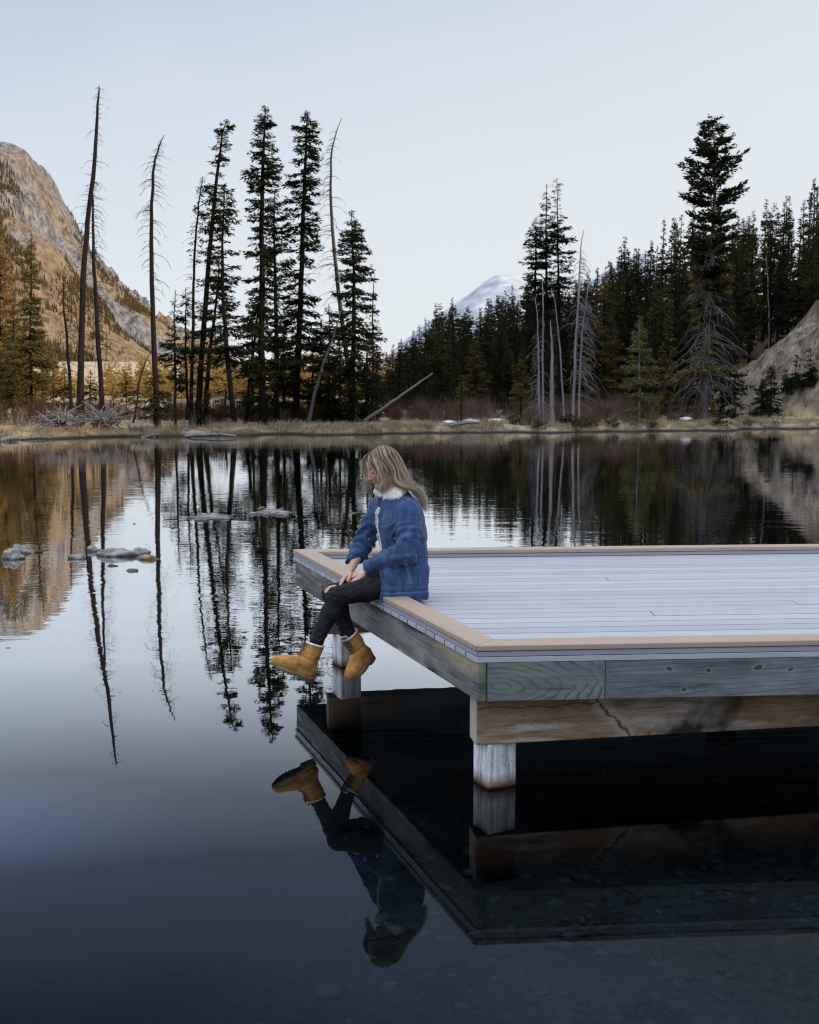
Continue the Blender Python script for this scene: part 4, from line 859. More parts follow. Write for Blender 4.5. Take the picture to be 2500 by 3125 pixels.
# stones and sunken sticks on the lake bed near the camera
pb = MB(); bm = bmesh.new(); bmesh.ops.create_icosphere(bm, subdivisions=2, radius=1.0)
iv = np.array([w.co[:] for w in bm.verts]); fi = np.array([[w.index for w in q.verts] for q in bm.faces]); bm.free()
n = 9500; x = rrng.uniform(-2.4, 4.2, n); y = 2.2 + 5.2 * rrng.random(n) ** 1.15; keep = (y - 2.2) / 5.2 < rrng.uniform(0.2, 1.1, n) + 0.12 * x; keep &= smooth01((x + 0.9) / 2.0) > rrng.random(n); x, y = x[keep], y[keep]; n = len(x)
zb = ground_h(x, y); sz = 0.006 + 0.036 * rrng.random(n) ** 3.6
for i in range(n):
    o = rrng.uniform(0, 60, 3); k = 1 + 0.42 * vnoise(iv[:, 0] * 1.5 + o[0], iv[:, 1] * 1.3 + o[1], iv[:, 2] * 1.3 + o[2])
    v = iv * k[:, None] * sz[i] * np.array([rrng.uniform(.8, 1.5), rrng.uniform(.7, 1.1), rrng.uniform(.35, .7)]); a = rrng.uniform(0, 6.28)
    v = np.stack([v[:, 0] * math.cos(a) - v[:, 1] * math.sin(a), v[:, 0] * math.sin(a) + v[:, 1] * math.cos(a), v[:, 2]], -1); pb.add(v + np.array([x[i], y[i], zb[i] + sz[i] * 0.15]), fi)
tag(pb.build('bed_stones', M_PEB), 'gravel and stones on the lake bed seen through the shallow water', 'gravel', kind='stuff')
for i, (a, b, r, lab) in enumerate((((1330, 2930), (1560, 2860), .012, 'sunken branch on the bed below the reflected dock corner'), ((1900, 3060), (2110, 3070), .022, 'dark waterlogged stick on the bed near the lower right'), ((1450, 2880), (1466, 2740), .006, 'thin pale reed under water by the reflected dock corner'),
                                    ((1760, 2830), (2000, 2660), .010, 'sunken branch under the shade of the dock'), ((930, 2900), (1240, 2790), .009, 'long thin sunken twig left of the reflected dock'), ((640, 2930), (700, 2790), .007, 'thin twig under water at the lower left'))):
    qa = W(a[0], a[1], -0.30); qb = W(b[0], b[1], -0.26); qa[2] = gz(qa[0], qa[1]) + 0.03; qb[2] = gz(qb[0], qb[1]) + 0.05
    log('sunken_branch', lab, qa, qb, r, r * 0.5, M_SILVER if i == 2 else M_BARKG, 330 + i, cat='branch', stubs=0, bow=0.05)
# ------------------------------------------------------------------ dock
def grain_mat(name, cols, ring=(9.0, 0.16, 0.05), centre=(0.5, 0.0, 0.05), dist=1.6, rough=0.8, knots=(), tint=None, nails=True, stain=None, dark=(0.02, 0.022, 0.022), fine=0.35, pits=False):
    """weathered sawn wood: stretched growth rings on the local x length, knots, stains, nail heads"""
    m = NM(name); o = m.tc('Object')
    w = m.n('ShaderNodeVectorMath', operation='ADD'); nz_ = m.n('ShaderNodeTexNoise'); m.l(m.map(o, (1.1, 3, 3.2)), nz_.inputs['Vector']); nz_.inputs['Scale'].default_value = 1.3; nz_.inputs['Detail'].default_value = 2
    sc_ = m.n('ShaderNodeVectorMath', operation='MULTIPLY_ADD'); m.l(nz_.outputs['Color'], sc_.inputs[0]); sc_.inputs[1].default_value = (0.30, 0.05, 0.055); sc_.inputs[2].default_value = (-0.15, -0.025, -0.028)
    m.l(o, w.inputs[0]); m.l(sc_.outputs[0], w.inputs[1]); v = w.outputs[0]
    q = m.map(v, (ring[1], 1.0, 1.0), (-centre[0] * ring[1], -centre[1], -centre[2]))
    rings = m.wave(q, ring[0], dist, 2, 2.0, 'RINGS', 'SPHERICAL', 'SAW')
    fib = m.noise(m.map(o, (2.2, 60, 70)), 1.0, 4, 0.6); blotch = m.noise(m.map(o, (2.0, 6, 5.0)), 1.0, 5, 0.65)
    base = m.ramp(m.math('ADD', m.math('MULTIPLY', blotch, 0.75), m.math('MULTIPLY', fib, fine)), [(0.30, cols[0]), (0.52, cols[1]), (0.75, cols[2])])
    line = m.ramp(rings, [(0.0, 0.0), (0.62, 0.10), (0.90, 1.0), (0.97, 0.85), (1.0, 0.0)])
    line = m.math('MULTIPLY', line, m.ramp(m.noise(m.map(o, (3.5, 8, 14)), 1.0, 4, 0.6), [(0.38, 0.15), (0.60, 1.0)]))
    c = m.mix(m.math('MULTIPLY', line, ring[2] * 16), base, dark)
    chk = m.ramp(m.noise(m.map(o, (1.6, 30, 62), (3.1, 1.7, 0.4)), 1.0, 5, 0.7), [(0.62, 0.0), (0.68, 0.75)]); c = m.mix(chk, c, dark)
    c = m.mix(m.ramp(m.noise(m.map(o, (9, 60, 120)), 1.0, 3, 0.7), [(0.35, 0.35), (0.60, 0.0)]), c, cols[0])
    h = m.math('ADD', m.math('MULTIPLY', fib, 0.6), m.math('MULTIPLY', line, -0.5))
    if stain is not None:
        for (col, scale, lo, hi, seed) in stain:
            f = m.ramp(m.noise(m.map(o, scale, (seed, seed * .7, seed * .3)), 1.0, 4, 0.55, 0.3), [(lo, 0.0), (hi, 1.0)]); c = m.mix(f, c, col)
    for (kx, kz, kr) in knots:
        d = m.n('ShaderNodeVectorMath', operation='DISTANCE'); m.l(m.map(v, (0.75, 0.0, 1.0)), d.inputs[0]); d.inputs[1].default_value = (kx * 0.75, 0, kz)
        c = m.mix(m.ramp(d.outputs['Value'], [(kr * 1.0, 0.0), (kr * 1.5, 0.55), (kr * 2.2, 0.0)]), c, cols[2])
        c = m.mix(m.ramp(d.outputs['Value'], [(kr * 0.75, 1.0), (kr * 1.1, 0.0)]), c, (0.060, 0.045, 0.038)); c = m.mix(m.ramp(d.outputs['Value'], [(kr * 0.8, 0.0), (kr * 1.0, 0.9), (kr * 1.2, 0.0)]), c, dark)
    if nails:
        vd = m.vor(m.map(o, (4.6, 4.6, 13.0)), 1.0); c = m.mix(m.ramp(vd, [(0.040, 1.0), (0.062, 0.0)]), c, (0.015, 0.013, 0.012))
    if pits:
        pd = m.vor(m.map(o, (22, 40, 60)), 1.0, rnd=0.6); pm = m.ramp(pd, [(0.10, 1.0), (0.22, 0.0)]); c = m.mix(m.math('MULTIPLY', pm, 0.6), c, (0.05, 0.035, 0.025)); h = m.math('SUBTRACT', h, pm)
    if tint: c = tint(m, o, c, fib)
    return m.done(c, rough, m.bump(h, 0.5, 0.004), 0.2)
def green_edge(x0, sign=1):
    def f(m, o, c, fib):
        x = m.sep(o)[0]; d = m.math('ABSOLUTE', m.math('SUBTRACT', x, x0))
        g = m.ramp(m.math('ADD', d, m.math('MULTIPLY', fib, 0.02)), [(0.004, 0.6), (0.024, 0.0)])
        return m.mix(g, c, (0.07, 0.13, 0.08))
    return f
def left_tint(m, o, c, fib):
    s = m.sep(o); n = m.noise(m.map(o, (1.6, 1, 6)), 1.0, 4, 0.6)
    f = m.math('ADD', m.math('MULTIPLY', m.math('SUBTRACT', s[2], 0.085), 7.0), m.math('MULTIPLY', m.math('SUBTRACT', n, 0.5), 3.2))
    yx = m.ramp(s[0], [(0.0, 1.0), (0.52, 0.75), (0.80, 0.0)])
    c = m.mix(m.math('MULTIPLY', m.ramp(f, [(0.0, 0.0), (0.55, 0.85)]), yx), c, m.mix(fib, (0.28, 0.24, 0.13), (0.42, 0.38, 0.24)))
    return green_edge(0.0)(m, o, c, fib)
def beam_tint(m, o, c, fib):
    s = m.sep(o); n = m.noise(m.map(o, (7, 7, 7)), 1.0, 4, 0.6); wob = m.math('MULTIPLY', m.math('SUBTRACT', n, 0.5), 0.16)
    d1 = m.math('ABSOLUTE', m.math('SUBTRACT', m.math('ADD', s[0], wob), m.math('MULTIPLY_ADD', m.math('SUBTRACT', 0.18, s[2]), 0.85, 0.62)))
    d2 = m.math('ABSOLUTE', m.math('SUBTRACT', s[2], m.math('MULTIPLY_ADD', wob, 0.5, 0.178))); d2 = m.math('ADD', d2, m.ramp(s[0], [(0.60, 0.0), (0.64, 1.0)]))
    c = m.mix(m.ramp(d1, [(0.0, 0.0), (0.025, 0.6), (0.075, 0.0)]), c, (0.42, 0.36, 0.30))
    c = m.mix(m.ramp(m.math('MINIMUM', d1, m.math('MULTIPLY', d2, 2.2)), [(0.003, 0.85), (0.010, 0.0)]), c, (0.03, 0.02, 0.015))
    e = m.ramp(m.math('ADD', s[0], m.math('MULTIPLY', fib, 0.003)), [(0.003, 1.0), (0.010, 0.0)])
    return m.mix(e, c, m.mix(m.noise(m.map(o, (10, 60, 12)), 1.0, 4), (0.24, 0.21, 0.18), (0.55, 0.51, 0.47)))
def composite(name, a, b, speck, rough=0.62, streak=(0.8, 26, 26), scuff=None, boards=False):
    m = NM(name); o = m.tc('Object'); s = m.noise(m.map(o, streak), 1.0, 4, 0.6); g = m.noise(o, 420, 2, 0.6)
    c = m.mix(s, a, b); c = m.mix(m.ramp(g, [(0.60, 0.0), (0.74, 0.75)]), c, speck)
    bl = m.noise(m.map(o, (0.9, 2.4, 2.4)), 1.6, 4, 0.6); c = m.mix(m.ramp(bl, [(0.35, 0.28), (0.65, 0.0)]), c, a)
    if boards:
        d = m.n('ShaderNodeVectorMath', operation='DOT_PRODUCT'); m.l(o, d.inputs[0]); d.inputs[1].default_value = (-0.0787, 0.9969, 0)
        k = m.math('FLOOR', m.math('DIVIDE', m.math('SUBTRACT', d.outputs['Value'], 0.0), 0.1385)); w = m.n('ShaderNodeTexWhiteNoise', noise_dimensions='1D'); m.l(k, w.inputs['W'])
        c = m.mix(m.ramp(w.outputs['Value'], [(0.0, 0.30), (0.5, 0.05), (1.0, 0.0)]), c, (0.25, 0.26, 0.285)); c = m.mix(m.ramp(w.outputs['Value'], [(0.55, 0.0), (1.0, 0.22)]), c, (0.60, 0.60, 0.62))
        dirt = m.noise(m.map(o, (2.2, 5.0, 5.0)), 1.0, 6, 0.7, 0.5); c = m.mix(m.ramp(dirt, [(0.56, 0.0), (0.74, 0.35)]), c, (0.22, 0.215, 0.20))
    if scuff:
        k = m.noise(m.map(o, (7, 16, 16), rot=(0, 0, 0.2)), 1.0, 5, 0.7, 0.4); c = m.mix(m.ramp(k, [(0.66, 0.0), (0.72, 0.65)]), c, scuff)
    return m.done(c, rough, m.bump(s, 0.12, 0.002), 0.35)
M_RAIL = composite('tan_composite', (0.30, 0.225, 0.17), (0.44, 0.345, 0.27), (0.60, 0.50, 0.42), 0.6)
M_DECK = composite('grey_composite', (0.335, 0.35, 0.38), (0.445, 0.46, 0.49), (0.60, 0.62, 0.66), 0.5, scuff=(0.70, 0.71, 0.73), boards=True)
M_TRIM = composite('dark_grey_composite', (0.25, 0.26, 0.32), (0.35, 0.36, 0.43), (0.5, 0.51, 0.56), 0.55)
M_FAS1 = grain_mat('weathered_fascia_rings', ((0.07, 0.082, 0.088), (0.155, 0.178, 0.186), (0.26, 0.285, 0.29)), (13.5, 0.40, 0.050), (0.05, 0, 0.070), 2.6, tint=green_edge(0.0), dark=(0.035, 0.042, 0.038), stain=[((0.16, 0.20, 0.13), (3, 1, 8), 0.55, 0.72, 3.0)])
M_FAS2 = grain_mat('weathered_fascia_knotty', ((0.055, 0.068, 0.075), (0.13, 0.15, 0.165), (0.25, 0.27, 0.28)), (16.0, 0.07, 0.03), (1.6, 0, -0.03), 0.9, dark=(0.03, 0.034, 0.034),
                   knots=((0.325, 0.145, 0.009), (0.482, 0.132, 0.008), (0.735, 0.145, 0.012), (0.89, 0.135, 0.009), (0.365, 0.035, 0.008), (1.35, 0.10, 0.010), (1.8, 0.06, 0.010)), tint=green_edge(0.0), stain=[((0.05, 0.055, 0.058), (2, 1, 12), 0.56, 0.70, 1.0)])
M_FASL = grain_mat('weathered_fascia_long', ((0.045, 0.045, 0.044), (0.17, 0.167, 0.16), (0.34, 0.335, 0.32)), (18.0, 0.035, 0.026), (0.25, 0, 0.16), 0.7, tint=left_tint, dark=(0.03, 0.03, 0.027), stain=[((0.035, 0.035, 0.034), (1.2, 1, 6), 0.50, 0.62, 4.0), ((0.38, 0.38, 0.37), (1.6, 1, 10), 0.60, 0.72, 8.0)])
M_BEAM = grain_mat('stained_beam', ((0.115, 0.066, 0.036), (0.25, 0.155, 0.088), (0.37, 0.27, 0.185)), (15.0, 0.08, 0.018), (1.0, 0, 0.05), 0.9, nails=False, pits=True, dark=(0.05, 0.03, 0.02), tint=beam_tint,
                   stain=[((0.44, 0.41, 0.385), (1.3, 1, 7.0), 0.43, 0.56, 2.0), ((0.028, 0.022, 0.018), (1.7, 1, 2.0), 0.55, 0.64, 5.5)])
M_END = grain_mat('pale_end_grain', ((0.30, 0.27, 0.24), (0.42, 0.385, 0.35), (0.55, 0.52, 0.48)), (30, 1, 0.03), (0, 0.07, 0.1), 0.8, nails=False)
def post_mat():
    m = NM('bleached_post'); o = m.tc('Object'); s = m.sep(o); w = m.sep(m.pos())[2]
    f = m.noise(m.map(o, (34, 34, 3.0)), 1.0, 5, 0.65); b = m.noise(m.map(o, (5, 5, 3)), 1.0, 3)
    c = m.ramp(m.math('ADD', m.math('MULTIPLY', f, 0.8), m.math('MULTIPLY', b, 0.3)), [(0.37, (0.12, 0.11, 0.105)), (0.46, (0.46, 0.46, 0.465)), (0.62, (0.76, 0.76, 0.76))])
    pd = m.vor(m.map(o, (120, 120, 40)), 1.0, rnd=0.7); c = m.mix(m.ramp(pd, [(0.12, 0.55), (0.28, 0.0)]), c, (0.10, 0.085, 0.075))
    z = m.math('ADD', w, m.math('MULTIPLY', m.math('SUBTRACT', b, 0.5), 0.06))
    c = m.mix(m.ramp(z, [(0.012, 1.0), (0.075, 0.0)]), c, (0.13, 0.065, 0.032)); c = m.mix(m.ramp(w, [(0.004, 1.0), (0.014, 0.0)]), c, (0.012, 0.010, 0.009))
    return m.done(c, 0.85, m.bump(m.math('SUBTRACT', f, m.ramp(pd, [(0.14, 0.6), (0.3, 0.0)])), 0.7, 0.005), 0.2)
M_POST = post_mat()
RZ = 0.73
Fc = np.array([0.311, 5.472]); Bc = np.array([-0.878, 8.918]); XR = 5.6
uL = (Bc - Fc) / np.linalg.norm(Bc - Fc); nL = np.array([uL[1], -uL[0]])        # along the left edge; inwards from it
aF = np.array([1.0, 0.079]); aF /= np.linalg.norm(aF); nF = np.array([-aF[1], aF[0]])
def isect(p, d, q, e):
    M = np.array([d, -e]).T; t = np.linalg.solve(M, q - p); return p + d * t[0]
def left_line(off): return Fc + nL * off, uL
def front_line(off): return Fc + nF * off, aF
def back_line(off): return Bc - nF * off, aF
def at_x(line, x): p, d = line; return p + d * ((x - p[0]) / d[0])
dock = thing('dock', 'grey composite dock with tan edging on weathered wooden beams over the lake', 'dock', (Fc[0], Fc[1], 0))
DO = np.array([Fc[0], Fc[1], 0])
def prism(name, mat, quad, z0, z1, bevel=0.003, lab=None):
    """block over a plan quadrilateral; its local x runs along quad[0] -> quad[1]"""
    q = np.array(quad); d = q[1] - q[0]; a = math.atan2(d[1], d[0]); R2 = np.array([[math.cos(a), math.sin(a)], [-math.sin(a), math.cos(a)]])
    l = (q - q[0]) @ R2.T; vs = [(x, y, z) for z in (0, z1 - z0) for x, y in l]
    o = boxmesh(name, mat, None, bevel, 2, dock, (q[0][0] - DO[0], q[0][1] - DO[1], z0), a, vs)
    if lab: o['label'] = lab
    return o
WL, WF = 0.140, 0.150
def frame(name, mat, o0, o1, z0, z1, bev):
    g = 0.0012
    A, B_ = isect(*left_line(o0), *front_line(o0)), isect(*left_line(o0), *back_line(o0)); a_, b_ = isect(*left_line(o1[0]), *front_line(o1[1])), isect(*left_line(o1[0]), *back_line(o1[1]))
    prism(name, mat, [A + uL * g, B_ - uL * g, b_ - uL * g, a_ + uL * g], z0, z1, bev)
    prism(name, mat, [A + aF * g, at_x(front_line(o0), XR), at_x(front_line(o1[1]), XR), a_ + aF * g], z0, z1, bev)
    prism(name, mat, [B_ + aF * g, at_x(back_line(o0), XR), at_x(back_line(o1[1]), XR), b_ + aF * g], z0, z1, bev)
frame('edge_cap', M_RAIL, 0.0, (WL, WF), RZ - 0.027, RZ, 0.004)
frame('edge_spacer', M_TRIM, 0.007, (WL - 0.006, WF - 0.006), RZ - 0.054, RZ - 0.030, 0.002)
# deck boards: one surface of planks, each cut to the slanting left edge
zt = RZ - 0.057; pitch = 0.1385; wid = 0.1275; drng = np.random.default_rng(3); planks = MB(); k = 0
depth = float(np.dot(Bc - Fc, nF)) + 0.002
LO, LD = left_line(0.004)
def plank(o0, o1, xa, xb, z1, th=0.024):
    l0, l1 = front_line(o0), front_line(o1)
    if xa is None: p0, p3 = isect(LO, LD, *l0), isect(LO, LD, *l1)
    else: p0, p3 = at_x(l0, xa), at_x(l1, xa - 0.0)
    p1, p2 = at_x(l0, xb), at_x(l1, xb); e = 0.0014
    ctr = (p0 + p1 + p2 + p3) / 4; up = [p + np.array([e if i in (0, 3) else -e, e if i < 2 else -e]) for i, p in enumerate((p0, p1, p2, p3))]
    V = [(*p, z1 - th) for p in (p0, p1, p2, p3)] + [(*p, z1 - e) for p in (p0, p1, p2, p3)] + [(*p, z1) for p in up]
    V = np.array(V) - DO; f = [[3, 2, 1, 0], [8, 9, 10, 11]] + [[i, (i + 1) % 4, 4 + (i + 1) % 4, 4 + i] for i in range(4)] + [[4 + i, 4 + (i + 1) % 4, 8 + (i + 1) % 4, 8 + i] for i in range(4)]
    planks.add(V, f)
o0 = 0.005
while o0 < depth - 0.02:
    o1 = min(o0 + wid, depth - 0.004); dz = 0.0
    cuts = sorted(drng.uniform(0.6, 5.0, 1)) if drng.random() < 0.12 else []
    for px, py in ((1855, 1768), (1992, 1872), (2200, 1680), (2420, 1835)):
        pt = W(px, py, zt)[:2]; oo = float(np.dot(pt - Fc, nF))
        if o0 <= oo < o1: cuts = [pt[0]]
    if o0 < 0.01: cuts = []
    xs = [None] + list(cuts) + [XR]
    for i in range(len(xs) - 1): plank(o0, o1, None if i == 0 else xs[i] + 0.003, xs[i + 1] - (0.003 if i < len(xs) - 2 else 0), zt + dz + (0.0006 if i else 0))
    o0 += pitch
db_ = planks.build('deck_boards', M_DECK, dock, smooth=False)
db_.data.materials.append(composite('shaded_board_edge', (0.055, 0.058, 0.07), (0.10, 0.105, 0.12), (0.2, 0.2, 0.22), 0.8))  # dark long sides: the shade in the board gaps, put into the colour
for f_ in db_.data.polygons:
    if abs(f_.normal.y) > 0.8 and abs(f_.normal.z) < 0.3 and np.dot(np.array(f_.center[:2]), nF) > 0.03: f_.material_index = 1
# fascia boards
zf1 = zt - 0.027; zf0 = 0.462
A0 = isect(*left_line(0.014), *front_line(0.006)); A1 = isect(*left_line(0.014), *back_line(0.012))
prism('fascia_board', M_FASL, [A0, A1, A1 + nL * 0.038, A0 + nL * 0.038], zf0, zf1, 0.003, 'long grey fascia board with yellow and green stains, on the left side')
c0 = isect(*left_line(0.056), *front_line(0.006)); jx = W(1862, 2100, 0.55)[0]
prism('fascia_board', M_FAS1, [c0, at_x(front_line(0.006), jx - 0.0015), at_x(front_line(0.044), jx - 0.0015), isect(*left_line(0.056), *front_line(0.044))], zf0, zf1, 0.003, 'short front fascia board with dark wavy growth rings')
prism('fascia_board', M_FAS2, [at_x(front_line(0.0075), jx + 0.0015), at_x(front_line(0.0075), XR), at_x(front_line(0.045), XR), at_x(front_line(0.045), jx + 0.0015)], zf0, zf1, 0.003, 'long front fascia board with knots')
bf = [at_x(back_line(0.012), A1[0] + 0.06), at_x(back_line(0.012), XR), at_x(back_line(0.05), XR), at_x(back_line(0.05), A1[0] + 0.06)]
prism('fascia_board', M_FASL, bf, zf0, zf1, 0.003)
# cross beams of two plies, and their posts
bd = np.array([0.983, 0.185]); bd /= np.linalg.norm(bd); bn = np.array([-bd[1], bd[0]])
M_BEAM2 = grain_mat('plain_beam', ((0.10, 0.066, 0.045), (0.19, 0.13, 0.09), (0.28, 0.21, 0.16)), (15.0, 0.08, 0.018), (1.0, 0, 0.05), 0.9, nails=False, pits=True, dark=(0.05, 0.03, 0.02))
def beam(p0, L, mat):
    for i in range(2):
        q = p0 + bn * (0.072 * i) + bd * (0.004 * i); e = bn * 0.0685
        prism('cross_beam', mat, [q, q + bd * L, q + bd * L + e, q + e], 0.225, 0.4595, 0.006)
    return p0
beam(np.array([0.316, 5.57]), 5.0, M_BEAM); beam(np.array([-0.571, 8.204]), 5.6, M_BEAM2)
def post(x, y, rz, s=0.155):
    o = boxmesh('post', M_POST, (s, s, 1.6), 0.008, 3, dock, (x - DO[0], y - DO[1], 0.2245 - 1.6), rz); return o
post(0.378, 5.583, R(25)); post(-0.478, 8.142, R(25)); post(2.9, 6.06, R(15)); post(2.3, 8.72, R(15))
# ------------------------------------------------------------------ the woman on the dock edge
PO = np.array([-0.048, 7.045, RZ]); PF = np.array([-0.947, -0.321, 0]); PF /= np.linalg.norm(PF); PL = np.array([-PF[1], PF[0], 0]); UZ = np.array([0, 0, 1.0])
PANG = math.atan2(PF[1], PF[0])
def J(px, py, l):                       # local point (forward, left, up) of the woman on the plane l, seen at a photo pixel
    d = ray(px, py); t = (l - (EYE - PO) @ PL) / (d @ PL); q = EYE + d * t - PO
    return np.array([q @ PF, q @ PL, q[2]])
def c1(x, y, l): return J(800 + 0.3711 * x, 1330 + 0.3711 * y, l)
def c2(x, y, l): return J(1050 + x / 5.75, 1340 + y / 5.75, l)
class Field:
    """signed distance on a grid; mesh() grows one continuous skin on its zero level (surface nets)"""
    def __init__(s, lo, hi, h):
        s.lo = np.array(lo, float); s.h = h; s.n = np.ceil((np.array(hi) - s.lo) / h).astype(int) + 1; s.F = np.full(s.n, 0.5, np.float32)
    def block(s, lo, hi):
        a = np.clip(np.floor((np.array(lo) - s.lo) / s.h).astype(int), 0, s.n - 1); b = np.clip(np.ceil((np.array(hi) - s.lo) / s.h).astype(int) + 1, 1, s.n)
        sl = tuple(slice(i, j) for i, j in zip(a, b))
        g = [s.lo[k] + s.h * np.arange(a[k], b[k]) for k in range(3)]
        return sl, np.stack(np.meshgrid(*g, indexing='ij'), -1)
    def put(s, d, lo, hi, k=0.012, pad=0.02, cut=False):
        pad = pad + k; sl, p = s.block(np.array(lo) - pad, np.array(hi) + pad)
        if p.size == 0: return
        v = d(p); f = s.F[sl]
        if cut: f, v = -f, v
        hh = np.clip(k - np.abs(f - v), 0, None) / max(k, 1e-6); r = np.minimum(f, v) - hh * hh * k * 0.25
        s.F[sl] = -r if cut else r
    def cone(s, a, b, ra, rb, k=0.012, ax=None, ratio=1.0, cut=False):
        a, b = np.array(a, float), np.array(b, float); m = max(ra, rb) * max(1, ratio)
        if ax is not None: ax = np.array(ax, float); ax /= np.linalg.norm(ax)
        def d(p):
            q = p - a; w = b - a
            if ax is not None: q = q + (1 / ratio - 1) * (q @ ax)[..., None] * ax; w = w + (1 / ratio - 1) * (w @ ax) * ax
            t = np.clip((q @ w) / max(w @ w, 1e-9), 0, 1); return np.linalg.norm(q - t[..., None] * w, axis=-1) - (ra + (rb - ra) * t)
        s.put(d, np.minimum(a, b) - m, np.maximum(a, b) + m, k, cut=cut)
    def chain(s, pts, rad, k=0.012, **kw):
        for i in range(len(pts) - 1): s.cone(pts[i], pts[i + 1], rad[i], rad[i + 1], k, **kw)
    def ell(s, c, r, M=None, k=0.012, cut=False):
        c = np.array(c, float); r = np.array(r, float); m = r.max()
        def d(p):
            q = p - c
            if M is not None: q = q @ M
            k0 = np.linalg.norm(q / r, axis=-1); k1 = np.linalg.norm(q / (r * r), axis=-1); return k0 * (k0 - 1) / np.maximum(k1, 1e-6)
        s.put(d, c - m, c + m, k, cut=cut)
    def warp(s, fn):                     # add a displacement near the surface
        i = np.nonzero(np.abs(s.F) < 0.03); p = s.lo + s.h * np.stack(i, -1); s.F[i] += fn(p).astype(np.float32)
    def mesh(s):
        F = s.F; n = s.n; S = F < 0
        A = np.zeros(n - 1, np.int8)
        cs = [(i, j, k) for i in (0, 1) for j in (0, 1) for k in (0, 1)]
        view = lambda X, c: X[c[0]:n[0] - 1 + c[0], c[1]:n[1] - 1 + c[1], c[2]:n[2] - 1 + c[2]]
        for c in cs: A += view(S, c)
        act = np.nonzero((A > 0) & (A < 8)); base = np.stack(act, -1); m = len(base)
        val = np.stack([F[base[:, 0] + c[0], base[:, 1] + c[1], base[:, 2] + c[2]] for c in cs], 1).astype(float)
        acc = np.zeros((m, 3)); cnt = np.zeros(m)
        for a in range(8):
            for b in range(a + 1, 8):
                if sum(x != y for x, y in zip(cs[a], cs[b])) != 1: continue
                x = (val[:, a] < 0) != (val[:, b] < 0); t = np.where(x, val[:, a] / np.where(x, val[:, a] - val[:, b], 1), 0)
                acc += np.where(x[:, None], np.array(cs[a]) + t[:, None] * (np.array(cs[b]) - np.array(cs[a])), 0); cnt += x
        V = s.lo + s.h * (base + acc / cnt[:, None]); idx = np.full(n - 1, -1, np.int64); idx[act] = np.arange(m)
        Q = []
        for ax in range(3):
            o = [(1, 2), (2, 0), (0, 1)][ax]
            sa = [slice(1, n[d] - 1) for d in range(3)]; sa[ax] = slice(0, n[ax] - 1); sb = list(sa); sb[ax] = slice(1, n[ax])
            x = np.stack(np.nonzero(S[tuple(sa)] != S[tuple(sb)]), -1)
            if not len(x): continue
            g = x.copy()
            for d in range(3):
                if d != ax: g[:, d] += 1
            e1 = np.zeros(3, int); e1[o[0]] = 1; e2 = np.zeros(3, int); e2[o[1]] = 1
            q = np.stack([idx[tuple((g - e1 - e2).T)], idx[tuple((g - e2).T)], idx[tuple(g.T)], idx[tuple((g - e1).T)]], 1)
            inside = S[tuple(g.T)]; q[~inside] = q[~inside][:, ::-1]; Q.append(q)
        return V, np.concatenate(Q)
def fmesh(F, name, mat, parent, atts=None, M=None):
    V, Q = F.mesh(); mb = MB(); mb.add(V, Q); o = mb.build(name, mat, parent)
    for k, fn in (atts or {}).items():
        A = o.data.attributes.new(k, 'FLOAT', 'POINT'); A.data.foreach_set('value', np.clip(fn(V), 0, 1).astype(np.float32))
    o['_'] = 0; del o['_']
    return o, BVHTree.FromPolygons([tuple(v) for v in V], [tuple(int(i) for i in q) for q in Q])
# materials
def mat_skin():
    m = NM('skin'); n = m.noise(m.tc('Object'), 30, 3)
    c = m.mix(n, (0.50, 0.30, 0.225), (0.58, 0.365, 0.285)); c = m.mix(m.attr('blush'), c, (0.55, 0.24, 0.19)); c = m.mix(m.attr('lip'), c, (0.42, 0.13, 0.12)); c = m.mix(m.attr('brow'), c, (0.10, 0.065, 0.045))
    b = m.done(c, 0.5, None, 0.35); p = [x for x in m.t.nodes if x.type == 'BSDF_PRINCIPLED'][0]; p.inputs['Subsurface Weight'].default_value = 0.12; p.inputs['Subsurface Radius'].default_value = (0.012, 0.005, 0.003); return b
def mat_denim():
    m = NM('blue_denim'); o = m.tc('Object'); tw = m.wave(m.map(o, (1, 1, 1), rot=(0.3, 0.6, 0.5)), 330, 1.0, 1)
    n = m.noise(m.map(o, (26, 26, 5)), 1.0, 5, 0.65); big = m.noise(o, 7.0, 5, 0.6); f = m.math('ADD', m.math('MULTIPLY', n, 0.55), m.math('MULTIPLY', big, 0.55))
    c = m.ramp(f, [(0.38, (0.010, 0.025, 0.075)), (0.54, (0.021, 0.054, 0.145)), (0.70, (0.050, 0.103, 0.220))])
    c = m.mix(m.math('MULTIPLY', m.attr('wear'), m.ramp(n, [(0.35, 0.15), (0.65, 1.0)])), c, (0.125, 0.20, 0.34)); c = m.mix(m.math('MULTIPLY', tw, 0.18), c, (0.10, 0.17, 0.33))
    h = m.math('ADD', m.math('MULTIPLY', m.noise(o, 34, 4, 0.6), 0.8), m.math('MULTIPLY', tw, 0.1))
    return m.done(c, 0.85, m.bump(h, 0.5, 0.006), 0.15, sheen=0.15)
def mat_plain(name, a, b, scale=20, rough=0.8, bump=0.3, dist=0.003, spec=0.25, metal=0):
    m = NM(name); n = m.noise(m.tc('Object'), scale, 5, 0.65); return m.done(m.mix(m.ramp(n, [(0.35, 0), (0.65, 1)]), a, b), rough, m.bump(n, bump, dist), spec, metal)
M_SKIN, M_DENIM = mat_skin(), mat_denim()
M_STITCH = mat_plain('pale_denim_stitch', (0.14, 0.20, 0.33), (0.33, 0.38, 0.46), 160)
M_SHERPA = mat_plain('cream_sherpa', (0.66, 0.62, 0.57), (0.86, 0.83, 0.78), 130, 0.95, 0.7, 0.005, 0.05)
